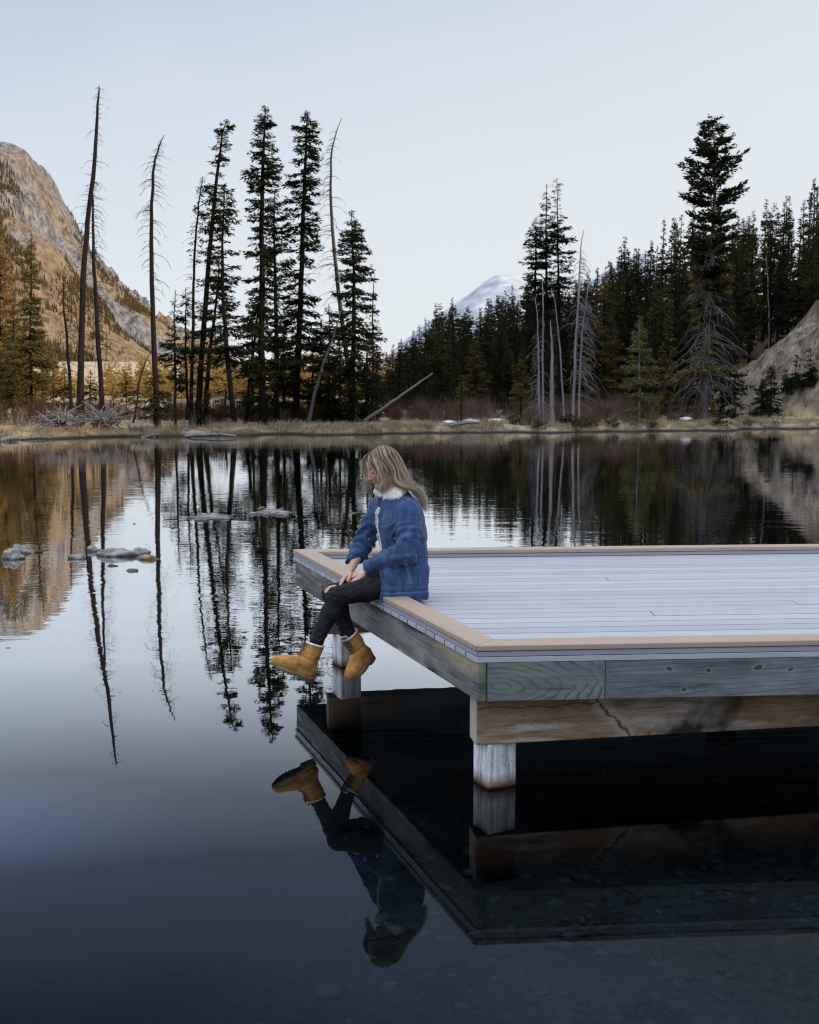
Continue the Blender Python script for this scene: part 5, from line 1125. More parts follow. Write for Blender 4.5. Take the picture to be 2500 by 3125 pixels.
M_SHIRT = mat_plain('pale_grey_shirt', (0.52, 0.53, 0.58), (0.66, 0.67, 0.71), 14)
M_LININGD = mat_plain('dark_jacket_inside', (0.03, 0.03, 0.035), (0.06, 0.06, 0.065), 20)
M_JEANS = mat_plain('black_jeans', (0.006, 0.0065, 0.009), (0.014, 0.015, 0.019), 40, 0.75, 0.3, 0.003, 0.2)
M_NUBUCK = mat_plain('tan_nubuck', (0.31, 0.145, 0.038), (0.53, 0.28, 0.090), 22, 0.75, 0.25, 0.002, 0.2)
M_SOLE = mat_plain('dark_gum_sole', (0.10, 0.075, 0.058), (0.17, 0.13, 0.10), 40, 0.7)
M_WELT = mat_plain('pale_gum_welt', (0.26, 0.17, 0.105), (0.36, 0.25, 0.16), 40, 0.65)
M_LACE = mat_plain('brown_lace', (0.05, 0.032, 0.020), (0.17, 0.12, 0.07), 300, 0.8)
M_METAL = mat_plain('brass_metal', (0.38, 0.33, 0.25), (0.55, 0.50, 0.42), 60, 0.4, 0.1, 0.001, 0.5, 0.8)
def mat_hair():
    m = NM('ash_blonde_hair'); u = m.attr('u'); r = m.attr('tone')
    root = m.mix(r, (0.040, 0.027, 0.017), (0.22, 0.155, 0.095)); tip = m.mix(r, (0.21, 0.145, 0.085), (0.84, 0.69, 0.49))
    c = m.mix(m.ramp(m.math('ADD', u, m.math('MULTIPLY', r, 0.30)), [(0.18, 0.0), (0.72, 1.0)]), root, tip)
    return m.done(c, 0.42, None, 0.4)
M_HAIR = mat_hair()
# skeleton
person = thing('person', 'woman in denim jacket, ripped black jeans and tan boots sitting on the dock edge', 'person', tuple(PO), PANG)
HIPc = np.array([0.0, 0.0, 0.06])
NH, NK, NA = J(1212, 1778, 0.095), J(1026, 1821, 0.085), J(964, 1958, 0.075)
FH, FK, FA = J(1190, 1772, -0.085), J(1012, 1812, -0.075), J(1061, 1933, -0.045)
SN_, EN, WN = c1(1215, 625, 0.165), c1(1195, 960, 0.225), c1(858, 1085, 0.045)
SFr, EF, WF_ = c1(985, 590, -0.165), c1(850, 850, -0.215), c1(735, 1090, -0.115)
HC = J(1168, 1421, 0.0); HP = R(25); hf = np.array([math.cos(HP), 0, -math.sin(HP)]); hz = np.array([math.sin(HP), 0, math.cos(HP)]); hl = np.array([0, 1.0, 0]); HM = np.stack([hf, hl, hz], 1)
def H(x, y, z): return HC + hf * x + hl * y + hz * z
NB = c1(1075, 500, 0.0)
# --- body: one continuous skin (head, neck, trunk, arms, five-fingered hands, legs)
bf_ = Field((-0.28, -0.34, -0.62), (0.68, 0.34, 0.90), 0.0036)
bf_.ell(H(-0.004, 0, 0.018), (0.093, 0.073, 0.088), HM, 0.0); bf_.ell(H(0.030, 0, -0.035), (0.064, 0.060, 0.080), HM, 0.02)
for sgn in (-1, 1): bf_.cone(H(0.070, 0, -0.097), H(0.0, sgn * 0.050, -0.068), 0.018, 0.024, 0.02); bf_.ell(H(0.062, sgn * 0.036, -0.030), (0.022, 0.020, 0.020), HM, 0.02)
bf_.ell(H(0.078, 0, -0.098), (0.017, 0.018, 0.015), HM, 0.014)
for sgn in (-1, 1): bf_.ell(H(0.093, sgn * 0.033, 0.002), (0.014, 0.018, 0.012), HM, 0.012, cut=True); bf_.ell(H(0.077, sgn * 0.032, 0.000), (0.013, 0.015, 0.012), HM, 0.005); bf_.ell(H(0.008, sgn * 0.073, -0.010), (0.018, 0.009, 0.030), HM, 0.008)
bf_.cone(H(0.086, 0, 0.012), H(0.106, 0, -0.034), 0.007, 0.0095, 0.010); bf_.ell(H(0.104, 0, -0.038), (0.010, 0.0095, 0.008), HM, 0.006)
for sgn in (-1, 1): bf_.ell(H(0.094, sgn * 0.010, -0.041), (0.008, 0.006, 0.006), HM, 0.006)
bf_.ell(H(0.091, 0, -0.0615), (0.0095, 0.018, 0.0048), HM, 0.004); bf_.ell(H(0.0895, 0, -0.0715), (0.0095, 0.016, 0.0055), HM, 0.004)
bf_.cone(H(-0.022, 0, -0.05), NB, 0.052, 0.056, 0.03)
T0, T1, T2 = HIPc, c1(1165, 960, 0), c1(1135, 680, 0)
bf_.chain([T0, T1, T2, NB], [0.105, 0.095, 0.098, 0.05], 0.03, ax=(0, 1, 0), ratio=1.45)
for A_, B_, C_ in ((SN_, EN, WN), (SFr, EF, WF_)):
    bf_.cone(T2 + np.array([0, 0, 0.09]), A_, 0.05, 0.046, 0.03); bf_.chain([A_, A_ * .5 + B_ * .5, B_], [0.046, 0.042, 0.035], 0.015); bf_.chain([B_, B_ * .6 + C_ * .4, C_], [0.035, 0.036, 0.0235], 0.012)
for h_, k_, a_ in ((NH, NK, NA), (FH, FK, FA)):
    bf_.cone(HIPc, h_, 0.08, 0.070, 0.03); bf_.chain([h_, h_ * .5 + k_ * .5, k_], [0.070, 0.062, 0.0495], 0.02); c_ = k_ * .65 + a_ * .35 + np.array([-0.008, 0, 0]); bf_.chain([k_, c_, a_, a_ + (a_ - k_) * 0.35], [0.0485, 0.047, 0.034, 0.030], 0.02)
def hand(wr, kn_dir, side, spread, curl, lens, normal, thumb=1):
    """palm, four unequal bent fingers and a thumb; kn_dir runs from the wrist to the knuckles, side across the palm towards the index finger, normal out of the back of the hand"""
    u = np.array(kn_dir, float); u /= np.linalg.norm(u); s = np.array(side, float); s -= u * (s @ u); s /= np.linalg.norm(s); n = np.cross(u, s); n *= np.sign(n @ np.array(normal))
    pc = wr + u * 0.045
    bf_.cone(wr, wr + u * 0.02, 0.0225, 0.024, 0.01, ax=n, ratio=0.75)
    for o in (-0.024, -0.008, 0.008, 0.024): bf_.cone(wr + u * 0.015 + s * o * 0.6, wr + u * 0.082 + s * o - u * abs(o + .004) * 0.22, 0.0135, 0.0098, 0.007, ax=n, ratio=0.92)
    tips = []
    for i, o in enumerate((0.026, 0.0085, -0.009, -0.0255)):
        L = lens[i]; b = wr + u * (0.082 - abs(o + .004) * 0.22) + s * o; d = u + s * spread[i]; d /= np.linalg.norm(d); r = 0.0088 - 0.0009 * (i == 3) ; p = [b]
        for j, fr in enumerate((0.45, 0.30, 0.25)):
            ang = curl[i] * (0.5 + 0.5 * j); dd = d * math.cos(ang) - n * math.sin(ang); p.append(p[-1] + dd * L * fr)
        bf_.chain(p, [r, r * 0.93, r * 0.86, r * 0.72], 0.0022); tips.append(p)
    t0 = wr + u * 0.022 + s * 0.020 - n * 0.004; t1 = t0 + (u * 0.55 + s * 0.75 - n * 0.2) * 0.036; t2 = t1 + (u * 0.85 + s * 0.35 - n * 0.15) * 0.030; t3 = t2 + (u * 0.95 + s * 0.12 - n * 0.2) * 0.024
    bf_.chain([t0, t1, t2, t3], [0.0150, 0.0115, 0.0100, 0.0078], 0.006)
    return tips
# right (far) hand lies on the right thigh, its back to us; the left one rests beside it between the thighs
rw = J(1070, 1742, -0.105); rk = J(1053, 1762, -0.085)
hand(rw, rk - rw, np.array([0.30, 0.95, 0.0]), (0.10, 0.0, -0.12, -0.28), (0.16, 0.20, 0.24, 0.22), (0.070, 0.078, 0.072, 0.057), np.array([0.25, 0.45, 0.8]))
lw = J(1110, 1755, 0.03); lk = J(1082, 1773, 0.0)
hand(lw, lk - lw, np.array([0.2, -0.95, -0.1]), (0.05, 0.0, -0.05, -0.12), (0.25, 0.3, 0.35, 0.4), (0.068, 0.076, 0.070, 0.055), np.array([0.1, 0.3, 0.9]))
def near_pt(V, p, r): return np.exp(-(np.linalg.norm(V - p, axis=1) / r) ** 2)
def hloc(V): return (V - HC) @ HM
def a_lip(V):
    q = hloc(V); return smooth01(1.35 - np.sqrt(((q[:, 1]) / 0.019) ** 2 + ((q[:, 2] + 0.0665) / 0.0105) ** 2)) * (q[:, 0] > 0.078)
def a_brow(V):
    q = hloc(V); y = np.abs(q[:, 1]); zb = 0.024 - 0.25 * np.abs(y - 0.036) * 1.0
    b = smooth01(1.6 - np.sqrt(((y - 0.034) / 0.017) ** 2 + ((q[:, 2] - zb) / 0.0042) ** 2)); e = smooth01(1.6 - np.sqrt(((y - 0.033) / 0.013) ** 2 + ((q[:, 2] + 0.008) / 0.0028) ** 2)); return np.maximum(b * 0.85, e) * (q[:, 0] > 0.05)
def a_blush(V):
    q = hloc(V); y = np.abs(q[:, 1]); return 0.5 * np.exp(-(((y - 0.042) / 0.018) ** 2 + ((q[:, 2] + 0.03) / 0.018) ** 2)) * (q[:, 0] > 0.03)
body, body_bvh = fmesh(bf_, 'body', M_SKIN, person, {'lip': a_lip, 'brow': a_brow, 'blush': a_blush})
del bf_
# --- jeans
jf = Field((-0.26, -0.26, -0.46), (0.62, 0.26, 0.26), 0.0045)
jf.cone(HIPc + np.array([-0.03, 0, 0.02]), HIPc + np.array([0.02, 0, 0.0]), 0.115, 0.11, 0.03, ax=(0, 1, 0), ratio=1.5)
for h_, k_, a_ in ((NH, NK, NA), (FH, FK, FA)):
    c_ = k_ * .65 + a_ * .35 + np.array([-0.010, 0, 0])
    jf.cone(HIPc, h_, 0.09, 0.078, 0.03); jf.chain([h_, h_ * .5 + k_ * .5, k_], [0.078, 0.069, 0.0555], 0.02); jf.chain([k_, c_, a_, a_ + (a_ - k_) * 0.22], [0.0545, 0.053, 0.041, 0.039], 0.02)
def jw(p):
    r = 0
    for k_, a_ in ((NK, NA), (FK, FA)):
        u = (a_ - k_); L = np.linalg.norm(u); u = u / L; t = ((p - k_) @ u) / L; r = r + 0.0026 * np.sin(t * 46 + 5 * vnoise(p[:, 0] * 22, p[:, 1] * 22, p[:, 2] * 22)) * (np.exp(-((t - 0.92) / 0.22) ** 2) + 0.7 * np.exp(-((t + 0.05) / 0.16) ** 2))
    return r + 0.0022 * vnoise(p[:, 0] * 30, p[:, 1] * 30, p[:, 2] * 30)
jf.warp(jw)
rip = FK + np.array([0.020, 0.030, 0.050])
jf.ell(rip, (0.044, 0.056, 0.046), None, 0.004, cut=True)
jeans, jeans_bvh = fmesh(jf, 'jeans', M_JEANS, person); del jf
tm = MB()
for k in range(4):
    yy = rip[1] - 0.052 + 0.034 * k; P0 = [rip + np.array([x, yy - rip[1] + 0.003 * math.sin(9 * x), 0.0]) for x in np.linspace(-0.05, 0.05, 9)]; pts = []
    for q in P0:
        h_ = body_bvh.ray_cast(Vector(q + np.array([0.02, 0, 0.12])), Vector((-0.16, 0, -1)))
        if h_[0] is not None: pts.append(np.array(h_[0]) + np.array([0.0006, 0, 0.004]))
    if len(pts) > 3 and k in (1, 2): tube(tm, pts, 0.0028, 5)
if tm.n: tm.build('torn_threads', M_JEANS, jeans)
# --- shirt under the jacket
SPN = [np.array([0.005, 0, 0.03]), c1(1160, 1150, 0), c1(1165, 960, 0), c1(1150, 800, 0), c1(1128, 660, 0), c1(1100, 560, 0)]
sf = Field((-0.3, -0.3, -0.1), (0.35, 0.3, 0.68), 0.006)
sf.chain([SPN[0], *SPN[1:], NB], [0.122, 0.118, 0.112, 0.112, 0.104, 0.075, 0.055], 0.03, ax=(0, 1, 0), ratio=1.35)
sf.warp(lambda p: 0.003 * np.sin(p[:, 2] * 60 + 30 * p[:, 1] + 4 * vnoise(p[:, 0] * 9, p[:, 1] * 9, p[:, 2] * 9)))
fmesh(sf, 'shirt', M_SHIRT, person); del sf
# --- jacket
jk = Field((-0.32, -0.40, -0.08), (0.46, 0.40, 0.70), 0.0045)
jk.chain(SPN[1:], [0.128, 0.128, 0.132, 0.130, 0.098], 0.04, ax=(0, 1, 0), ratio=1.32)
def rbox(c, hs, r):
    c = np.array(c); hs = np.array(hs)
    return lambda p: np.linalg.norm(np.maximum(np.abs(p - c - np.array([0.10, 0, 0]) * np.clip(p[..., 2:3] - 0.09, -0.2, 0.1) * -0.25) - (hs - r), 0), axis=-1) - r
jk.put(rbox((0.030, 0, 0.065), (0.146, 0.205, 0.125), 0.055), (-0.20, -0.23, -0.08), (0.21, 0.23, 0.22), 0.05)
for A_, sg in ((SN_, 1), (SFr, -1)): jk.cone(SPN[5] + np.array([-0.01, 0.03 * sg, -0.01]), A_, 0.075, 0.070, 0.04)
jk.chain([SN_, SN_ * .5 + EN * .5, EN], [0.073, 0.071, 0.066], 0.022); jk.chain([EN, EN * .55 + WN * .45, WN * .93 + EN * .07], [0.066, 0.058, 0.044], 0.015)
jk.chain([SFr, SFr * .5 + EF * .5, EF], [0.073, 0.068, 0.062], 0.022); jk.chain([EF, EF * .5 + WF_ * .5, WF_ * .95 + EF * .05], [0.062, 0.054, 0.045], 0.015)
for A_, B_, r_ in ((EN, WN, 0.046), (EF, WF_, 0.048)):
    u = (B_ - A_) / np.linalg.norm(B_ - A_); jk.cone(B_ - u * 0.038, B_ + u * 0.008, r_, r_, 0.004)
# hem cut level, sleeve ends cut and hollowed
jk.put(lambda p: p[..., 2] + 0.030, (-0.4, -0.4, -0.12), (0.5, 0.4, 0.0), 0.004, cut=True)
for A_, B_ in ((EN, WN), (EF, WF_)):
    u = (B_ - A_) / np.linalg.norm(B_ - A_); jk.put(lambda p, u=u, B_=B_: np.maximum(-((p - B_) @ u) - 0.010, np.linalg.norm(p - B_, axis=-1) - 0.085), B_ - 0.09, B_ + 0.09, 0.003, cut=True)
    jk.cone(B_ - u * 0.03, B_ + u * 0.05, 0.036, 0.038, 0.003, cut=True)
# open front: a slot that widens towards the lap
def slot(p):
    z = p[..., 2]; t = np.clip((0.50 - z) / 0.42, 0, 1); lc = -0.006 - 0.072 * t; w = 0.011 + 0.074 * t ** 1.2; lo = lc - w - 0.06 * smooth01((0.20 - z) / 0.10); hi = lc + w + 0.085 * smooth01((0.20 - z) / 0.10); return np.maximum(np.maximum(lo - p[..., 1], p[..., 1] - hi), 0.045 - (p[..., 0] - np.interp(z, [0, 0.15, 0.3, 0.45, 0.55], [0.03, 0.03, 0.03, 0.05, 0.07])))
jk.put(slot, (-0.05, -0.2, -0.06), (0.4, 0.2, 0.56), 0.003, cut=True)
def jkw(p):
    n = vnoise(p[:, 0] * 8, p[:, 1] * 8, p[:, 2] * 8); r = 0
    for A_, B_, C_ in ((SN_, EN, WN), (SFr, EF, WF_)):
        for a_, b_, cen, wd, am in ((A_, B_, 0.85, 0.42, 0.0078), (B_, C_, 0.15, 0.42, 0.0075), (B_, C_, 0.85, 0.25, 0.0036)):
            u = b_ - a_; L = np.linalg.norm(u); u = u / L; q = p - a_; t = (q @ u) / L; dist = np.linalg.norm(q - np.clip(t, 0, 1)[:, None] * u * L, axis=1)
            r = r + am * np.sin(t * L * 105 + 5.5 * n + 34 * p[:, 1]) * np.exp(-((t - cen) / wd) ** 2) * (dist < 0.10)
    tor = 0.0042 * np.sin(p[:, 2] * 30 - p[:, 0] * 44 + 6 * n) * smooth01((p[:, 2] - 0.02) / 0.1) * (0.35 + 0.65 * smooth01(n + 0.4))
    vert = 0.0022 * np.sin(np.arctan2(p[:, 1], p[:, 0] - 0.0) * 17 + 3 * n) * smooth01((0.20 - p[:, 2]) / 0.12)
    hem = -0.005 * (np.abs(p[:, 2] - 0.022) < 0.003) * (np.abs(p[:, 1]) > 0.0) ; band = 0.0 
    return r + tor + vert - hem - 0.003 * smooth01((0.016 - p[:, 2]) / 0.004) + 0.002 * vnoise(p[:, 0] * 40, p[:, 1] * 40, p[:, 2] * 40)
jk.warp(jkw)
def a_wear(V):
    w = 0.75 * np.exp(-((V[:, 2] - 0.022) / 0.007) ** 2) + 0.55 * np.exp(-((V[:, 2] + 0.029) / 0.006) ** 2)
    for A_, B_ in ((EN, WN), (EF, WF_)):
        u = (B_ - A_) / np.linalg.norm(B_ - A_); t = (V - B_) @ u; w = w + 0.5 * (np.exp(-((t + 0.040) / 0.006) ** 2) + np.exp(-((t - 0.008) / 0.006) ** 2)) * (np.linalg.norm(V - B_, axis=1) < 0.09)
    return w + 0.22 * smooth01((jkw(V) - 0.0015) / 0.005) + 0.10 * smooth01(fbm(V[:, 0] * 14, V[:, 1] * 14, V[:, 2] * 14, 3) * 1.5 + 0.1)
jacket, jk_bvh = fmesh(jk, 'jacket', M_DENIM, person, {'wear': a_wear}); del jk
def to_loc(v): return np.array([v @ PF, v @ PL, v[2]])
def proj(x, y, off=0.001, bvh=None):
    """the point of the jacket seen at a place of the photo crop"""
    e = to_loc(EYE - PO); q = c1(x, y, 0.0); d = q - e; d /= np.linalg.norm(d); h_ = (bvh or jk_bvh).ray_cast(Vector(e), Vector(d))
    return None if h_[0] is None else np.array(h_[0]) + np.array(h_[1]) * off
def seam(name, lines, mat=None, r=0.0018, dash=None, off=0.0006, n=60, parent=None):
    mb = MB()
    for ln in lines:
        uv = resample(np.array([(x, y, 0) for x, y in ln], float), n); pts = [proj(x, y, off) for x, y, _ in uv]; pts = [p for p in pts if p is not None]
        i = 0
        while i < len(pts) - 1:
            j = i + 1
            while j < len(pts) and np.linalg.norm(pts[j] - pts[j - 1]) < 0.03 and (dash is None or j - i < dash): j += 1
            if j - i >= 2: tube(mb, np.array(pts[i:j]), r, 4)
            i = j + (1 if dash else 0)
    return mb.build(name, mat or M_STITCH, parent or jacket) if mb.n else None
sleeve = [(1292, 600), (1285, 680), (1200, 800), (1090, 925), (960, 1005), (850, 1050)]
seam('sleeve_seam', [sleeve, [(x - 12, y - 10) for x, y in sleeve]], r=0.0017, dash=3, n=150)
seam('shoulder_seam', [[(1165, 455), (1188, 500), (1195, 530)], [(1180, 452), (1203, 498), (1210, 528)], [(1200, 525), (1250, 545), (1290, 610), (1310, 700), (1300, 790)], [(1195, 530), (1130, 570), (1085, 650)]], r=0.0017, dash=2, n=60)
seam('chest_pocket', [[(978, 690), (1030, 668), (1098, 655)], [(978, 742), (1035, 735), (1090, 700)], [(975, 750), (1035, 744), (1092, 708)], [(972, 745), (970, 820), (978, 900)]], r=0.0017, dash=2, n=44)
seam('pocket_welt', [[(1168, 1030), (1195, 1110), (1218, 1212)], [(1182, 1026), (1210, 1106), (1232, 1210)], [(1165, 1030), (1183, 1024)], [(1216, 1214), (1233, 1210)]], r=0.0019, n=40)
seam('side_seam', [[(1252, 860), (1268, 1000), (1300, 1130), (1302, 1228)], [(1022, 1110), (1015, 1180), (1010, 1240)]], r=0.0016, dash=2, n=60)
seam('hem_seam', [[(925, 1248), (1050, 1247), (1200, 1243), (1355, 1228)], [(925, 1262), (1050, 1262), (1200, 1257), (1358, 1241)]], r=0.0019, dash=2, n=110)
seam('cuff_seam', [[(700, 1062), (740, 1078), (785, 1095)], [(835, 1020), (852, 1050), (900, 1062)]], r=0.0018, dash=2, n=26)
for (x, y) in ((948, 1140), (943, 1272), (953, 888), (878, 852), (826, 1108)):
    q = proj(x, y, 0.0015)
    if q is None: continue
    h_ = jk_bvh.find_nearest(Vector(q)); nrm = Vector(h_[1]); mb = MB(); a = np.array(nrm); tube(mb, np.array([q - a * 0.001, q + a * 0.0022, q + a * 0.003]), [0.0075, 0.0072, 0.004], 12); mb.build('button', M_METAL, jacket)
# sherpa edge along the open front, collar
def front_edge(l, z0, z1, n=40):
    pts = []
    for z in np.linspace(z0, z1, n):
        t = min(max((0.50 - z) / 0.42, 0), 1); lc = -0.006 - 0.072 * t; w = 0.011 + 0.074 * t ** 1.2; h_ = jk_bvh.ray_cast(Vector((0.5, lc + l * (w + 0.006), z)), Vector((-1, 0, 0)))
        if h_[0] is not None and (not pts or abs(h_[0][0] - pts[-1][0]) < 0.03): pts.append(np.array(h_[0]) - np.array([0.004, 0, 0]))
    return np.array(pts)
for l in (1, -1):
    e_ = front_edge(l, 0.50, 0.15)
    if len(e_) > 4:
        mb = MB(); tube(mb, e_, 0.0085 + 0.001 * np.sin(np.arange(len(e_)) * 2.1), 8); mb.build('sherpa_edge', M_SHERPA, jacket)
he = [proj(921, y, 0.001) for y in np.linspace(1112, 1300, 26)]; he = np.array([h_ for h_ in he if h_ is not None])
if len(he) > 4:
    mb = MB(); tube(mb, he, 0.0050, 6); mb.build('sherpa_edge', M_SHERPA, jacket)
cf = Field((-0.2, -0.2, 0.38), (0.26, 0.2, 0.68), 0.004)
ringp = [c2(770, 1075, 0.050), c2(870, 1060, 0.085), c2(960, 985, 0.105), c2(1020, 905, 0.085), c2(1035, 880, 0.02), c2(1000, 880, -0.05), c2(880, 880, -0.095), c2(720, 930, -0.100), c2(620, 960, -0.060), c2(660, 985, -0.018)]
cf.chain(ringp, [0.016, 0.020, 0.022, 0.022, 0.023, 0.023, 0.023, 0.024, 0.024, 0.018], 0.02)
inner = [c2(740, 1000, 0.040), c2(850, 960, 0.075), c2(930, 890, 0.080), c2(980, 850, 0.03), c2(960, 850, -0.04), c2(840, 860, -0.075), c2(700, 890, -0.075), c2(600, 900, -0.050)]
cf.chain(inner, [0.020, 0.026, 0.028, 0.027, 0.026, 0.026, 0.026, 0.022], 0.03)
cf.cone(H(-0.022, 0, -0.05), NB + np.array([0, 0, -0.05]), 0.050, 0.052, 0.008, cut=True)
cf.warp(lambda p: 0.0030 * vnoise(p[:, 0] * 95, p[:, 1] * 95, p[:, 2] * 95) + 0.003 * vnoise(p[:, 0] * 48, p[:, 1] * 48, p[:, 2] * 48))
fmesh(cf, 'sherpa_collar', M_SHERPA, jacket); del cf
# --- hair
hb = Field(H(-0.15, -0.13, -0.16) - 0.06, H(0.12, 0.13, 0.14) + 0.06, 0.005)
hb.ell(H(-0.010, 0, 0.020), (0.089, 0.073, 0.086), HM, 0.0)
hb.put(lambda p: -(((p - HC) @ hf) - 0.040 - 0.5 * np.clip((p - HC) @ hz - 0.02, 0, 0.1)), H(-0.2, -0.2, -0.2) - 0.1, H(0.2, 0.2, 0.2) + 0.1, 0.01, cut=True)
hb.ell(H(-0.055, 0, -0.035), (0.045, 0.070, 0.07), HM, 0.03)
V_, Q_ = hb.mesh(); hm = MB(); hm.add(V_, Q_)
UA = [np.full(len(V_), 0.05)]; TA = [np.clip(0.35 + 0.3 * fbm(V_[:, 0] * 40, V_[:, 1] * 40, V_[:, 2] * 12, 3), 0, 1)]
hr = np.random.default_rng(12)
def G(*p): return resample(np.array([c2(*q) for q in p]), 26)
gA = G((415, 330, .02), (408, 430, .055), (470, 530, .075), (560, 640, .08), (640, 700, .08))
gA2 = G((470, 270, .02), (475, 400, .06), (560, 540, .080), (640, 660, .085), (690, 740, .085), (695, 860, .08), (740, 980, .07))
gB = G((560, 205, .015), (575, 330, .06), (625, 470, .083), (650, 600, .088), (695, 700, .09), (680, 800, .09), (700, 900, .085), (770, 1000, .08))
gB2 = G((590, 188, .012), (640, 320, .062), (760, 460, .088), (840, 590, .098), (865, 720, .106), (950, 810, .118), (1090, 860, .128), (1250, 885, .13), (1330, 970, .12), (1370, 1130, .12))
gC = G((640, 168, .01), (700, 290, .062), (800, 430, .088), (870, 560, .098), (840, 680, .1), (850, 760, .1), (805, 880, .1), (790, 975, .09))
gD = G((650, 170, .01), (690, 320, .066), (810, 470, .094), (880, 600, .104), (880, 720, .110), (970, 795, .122), (1110, 840, .13), (1260, 870, .13), (1335, 960, .12), (1390, 1120, .12), (1430, 1320, .12))
gE = G((720, 152, .005), (830, 280, .068), (920, 430, .096), (960, 580, .108), (1010, 700, .115), (1130, 790, .125), (1260, 870, .12), (1340, 1000, .11), (1400, 1180, .11), (1425, 1300, .11))
gF = G((780, 142, 0), (900, 230, .05), (985, 390, .083), (1045, 530, .094), (1105, 660, .1), (1190, 785, .1), (1290, 900, .09), (1350, 1050, .08), (1440, 1250, .08), (1490, 1230, .08))
gG = G((830, 152, -.01), (935, 255, .02), (1022, 400, .04), (1085, 545, .05), (1155, 700, .05), (1240, 830, .04), (1320, 950, .03), (1360, 1080, .03), (1390, 1200, .03))
gH = G((700, 152, -.005), (560, 195, -.03), (430, 275, -.06), (352, 372, -.08), (342, 500, -.085), (400, 640, -.085), (425, 720, -.08), (382, 830, -.08), (390, 930, -.08), (440, 1040, -.08))
gI = G((640, 162, -.005), (490, 240, -.05), (400, 335, -.07), (378, 470, -.08), (440, 600, -.08), (478, 720, -.07), (520, 840, -.07))
gK = G((800, 150, -.02), (900, 280, -.06), (980, 460, -.08), (1030, 640, -.08), (1090, 790, -.08), (1180, 880, -.08), (1270, 960, -.07))
def lock(g0, g1, n, spread=0.007, r=(0.0012, 0.0028), wav=0.015, cut=(0.82, 1.0)):
    tone0 = hr.random()
    for k in range(n):
        w = hr.random(); g = g0 * (1 - w) + g1 * w; s = np.linspace(0, 1, len(g)); m = max(10, int(len(g) * hr.uniform(*cut)))
        off = hr.normal(0, spread, 3); ph = hr.uniform(0, 6.28) + 3 * w; fq = hr.uniform(7, 11)
        q = g + off * (0.25 + 0.75 * s)[:, None] + (wav * np.sin(s * fq + ph) * s)[:, None] * hr.normal(0, 1, 3) * np.array([1, 0.6, 0.5])
        loc = hloc(q); el = np.sqrt((loc[:, 0] + 0.010) ** 2 / 0.100 ** 2 + loc[:, 1] ** 2 / 0.083 ** 2 + (loc[:, 2] - 0.022) ** 2 / 0.096 ** 2)
        push = np.where((el < 1.0) & (loc[:, 2] > -0.03), 1 / np.maximum(el, 0.4), 1.0); q = HC + ((loc - np.array([-0.010, 0, 0.022])) * push[:, None] + np.array([-0.010, 0, 0.022])) @ HM.T
        q = q[:m]; s = s[:m]; n0 = hm.n
        tube(hm, q, hr.uniform(*r) * np.clip(np.minimum(0.6 + 4 * s, (1.02 - s / s[-1]) * 3.2), 0.12, 1), 4, flat=0.55, cap=False)
        c_ = hm.n - n0; UA.append(np.repeat(s, 4)[:c_]); tn = np.clip(0.48 + 0.42 * math.sin(w * 10 + tone0 * 9) + hr.normal(0, 0.16), 0, 1); TA.append(np.full(c_, tn))
for a_, b_, n_ in ((gA, gA2, 16), (gA2, gB, 64), (gB2, gD, 130), (gD, gE, 210), (gE, gF, 210), (gF, gG, 180), (gG, gK, 110)): lock(a_, b_, n_)
lock(gC, gC, 16, 0.006); lock(gH, gH, 60, 0.010, cut=(0.85, 1.0)); lock(gI, gI, 34, 0.009); lock(gH, gI, 40, 0.006); lock(gB, gB2, 60, 0.004, cut=(0.36, 0.42)); lock(gB, gB, 24, 0.006); lock(gF, gE, 22, 0.024, (0.0007, 0.0011), 0.022); lock(gG, gK, 12, 0.02, (0.0007, 0.0011), 0.022); lock(gB, gC, 14, 0.012, (0.0007, 0.0011), 0.012); lock(gD, gE, 10, 0.02, (0.0006, 0.0010), 0.02)
hair = hm.build('hair', M_HAIR, person)
for nm, arr in (('u', UA), ('tone', TA)):
    A = hair.data.attributes.new(nm, 'FLOAT', 'POINT'); v = np.concatenate(arr); A.data.foreach_set('value', v.astype(np.float32))
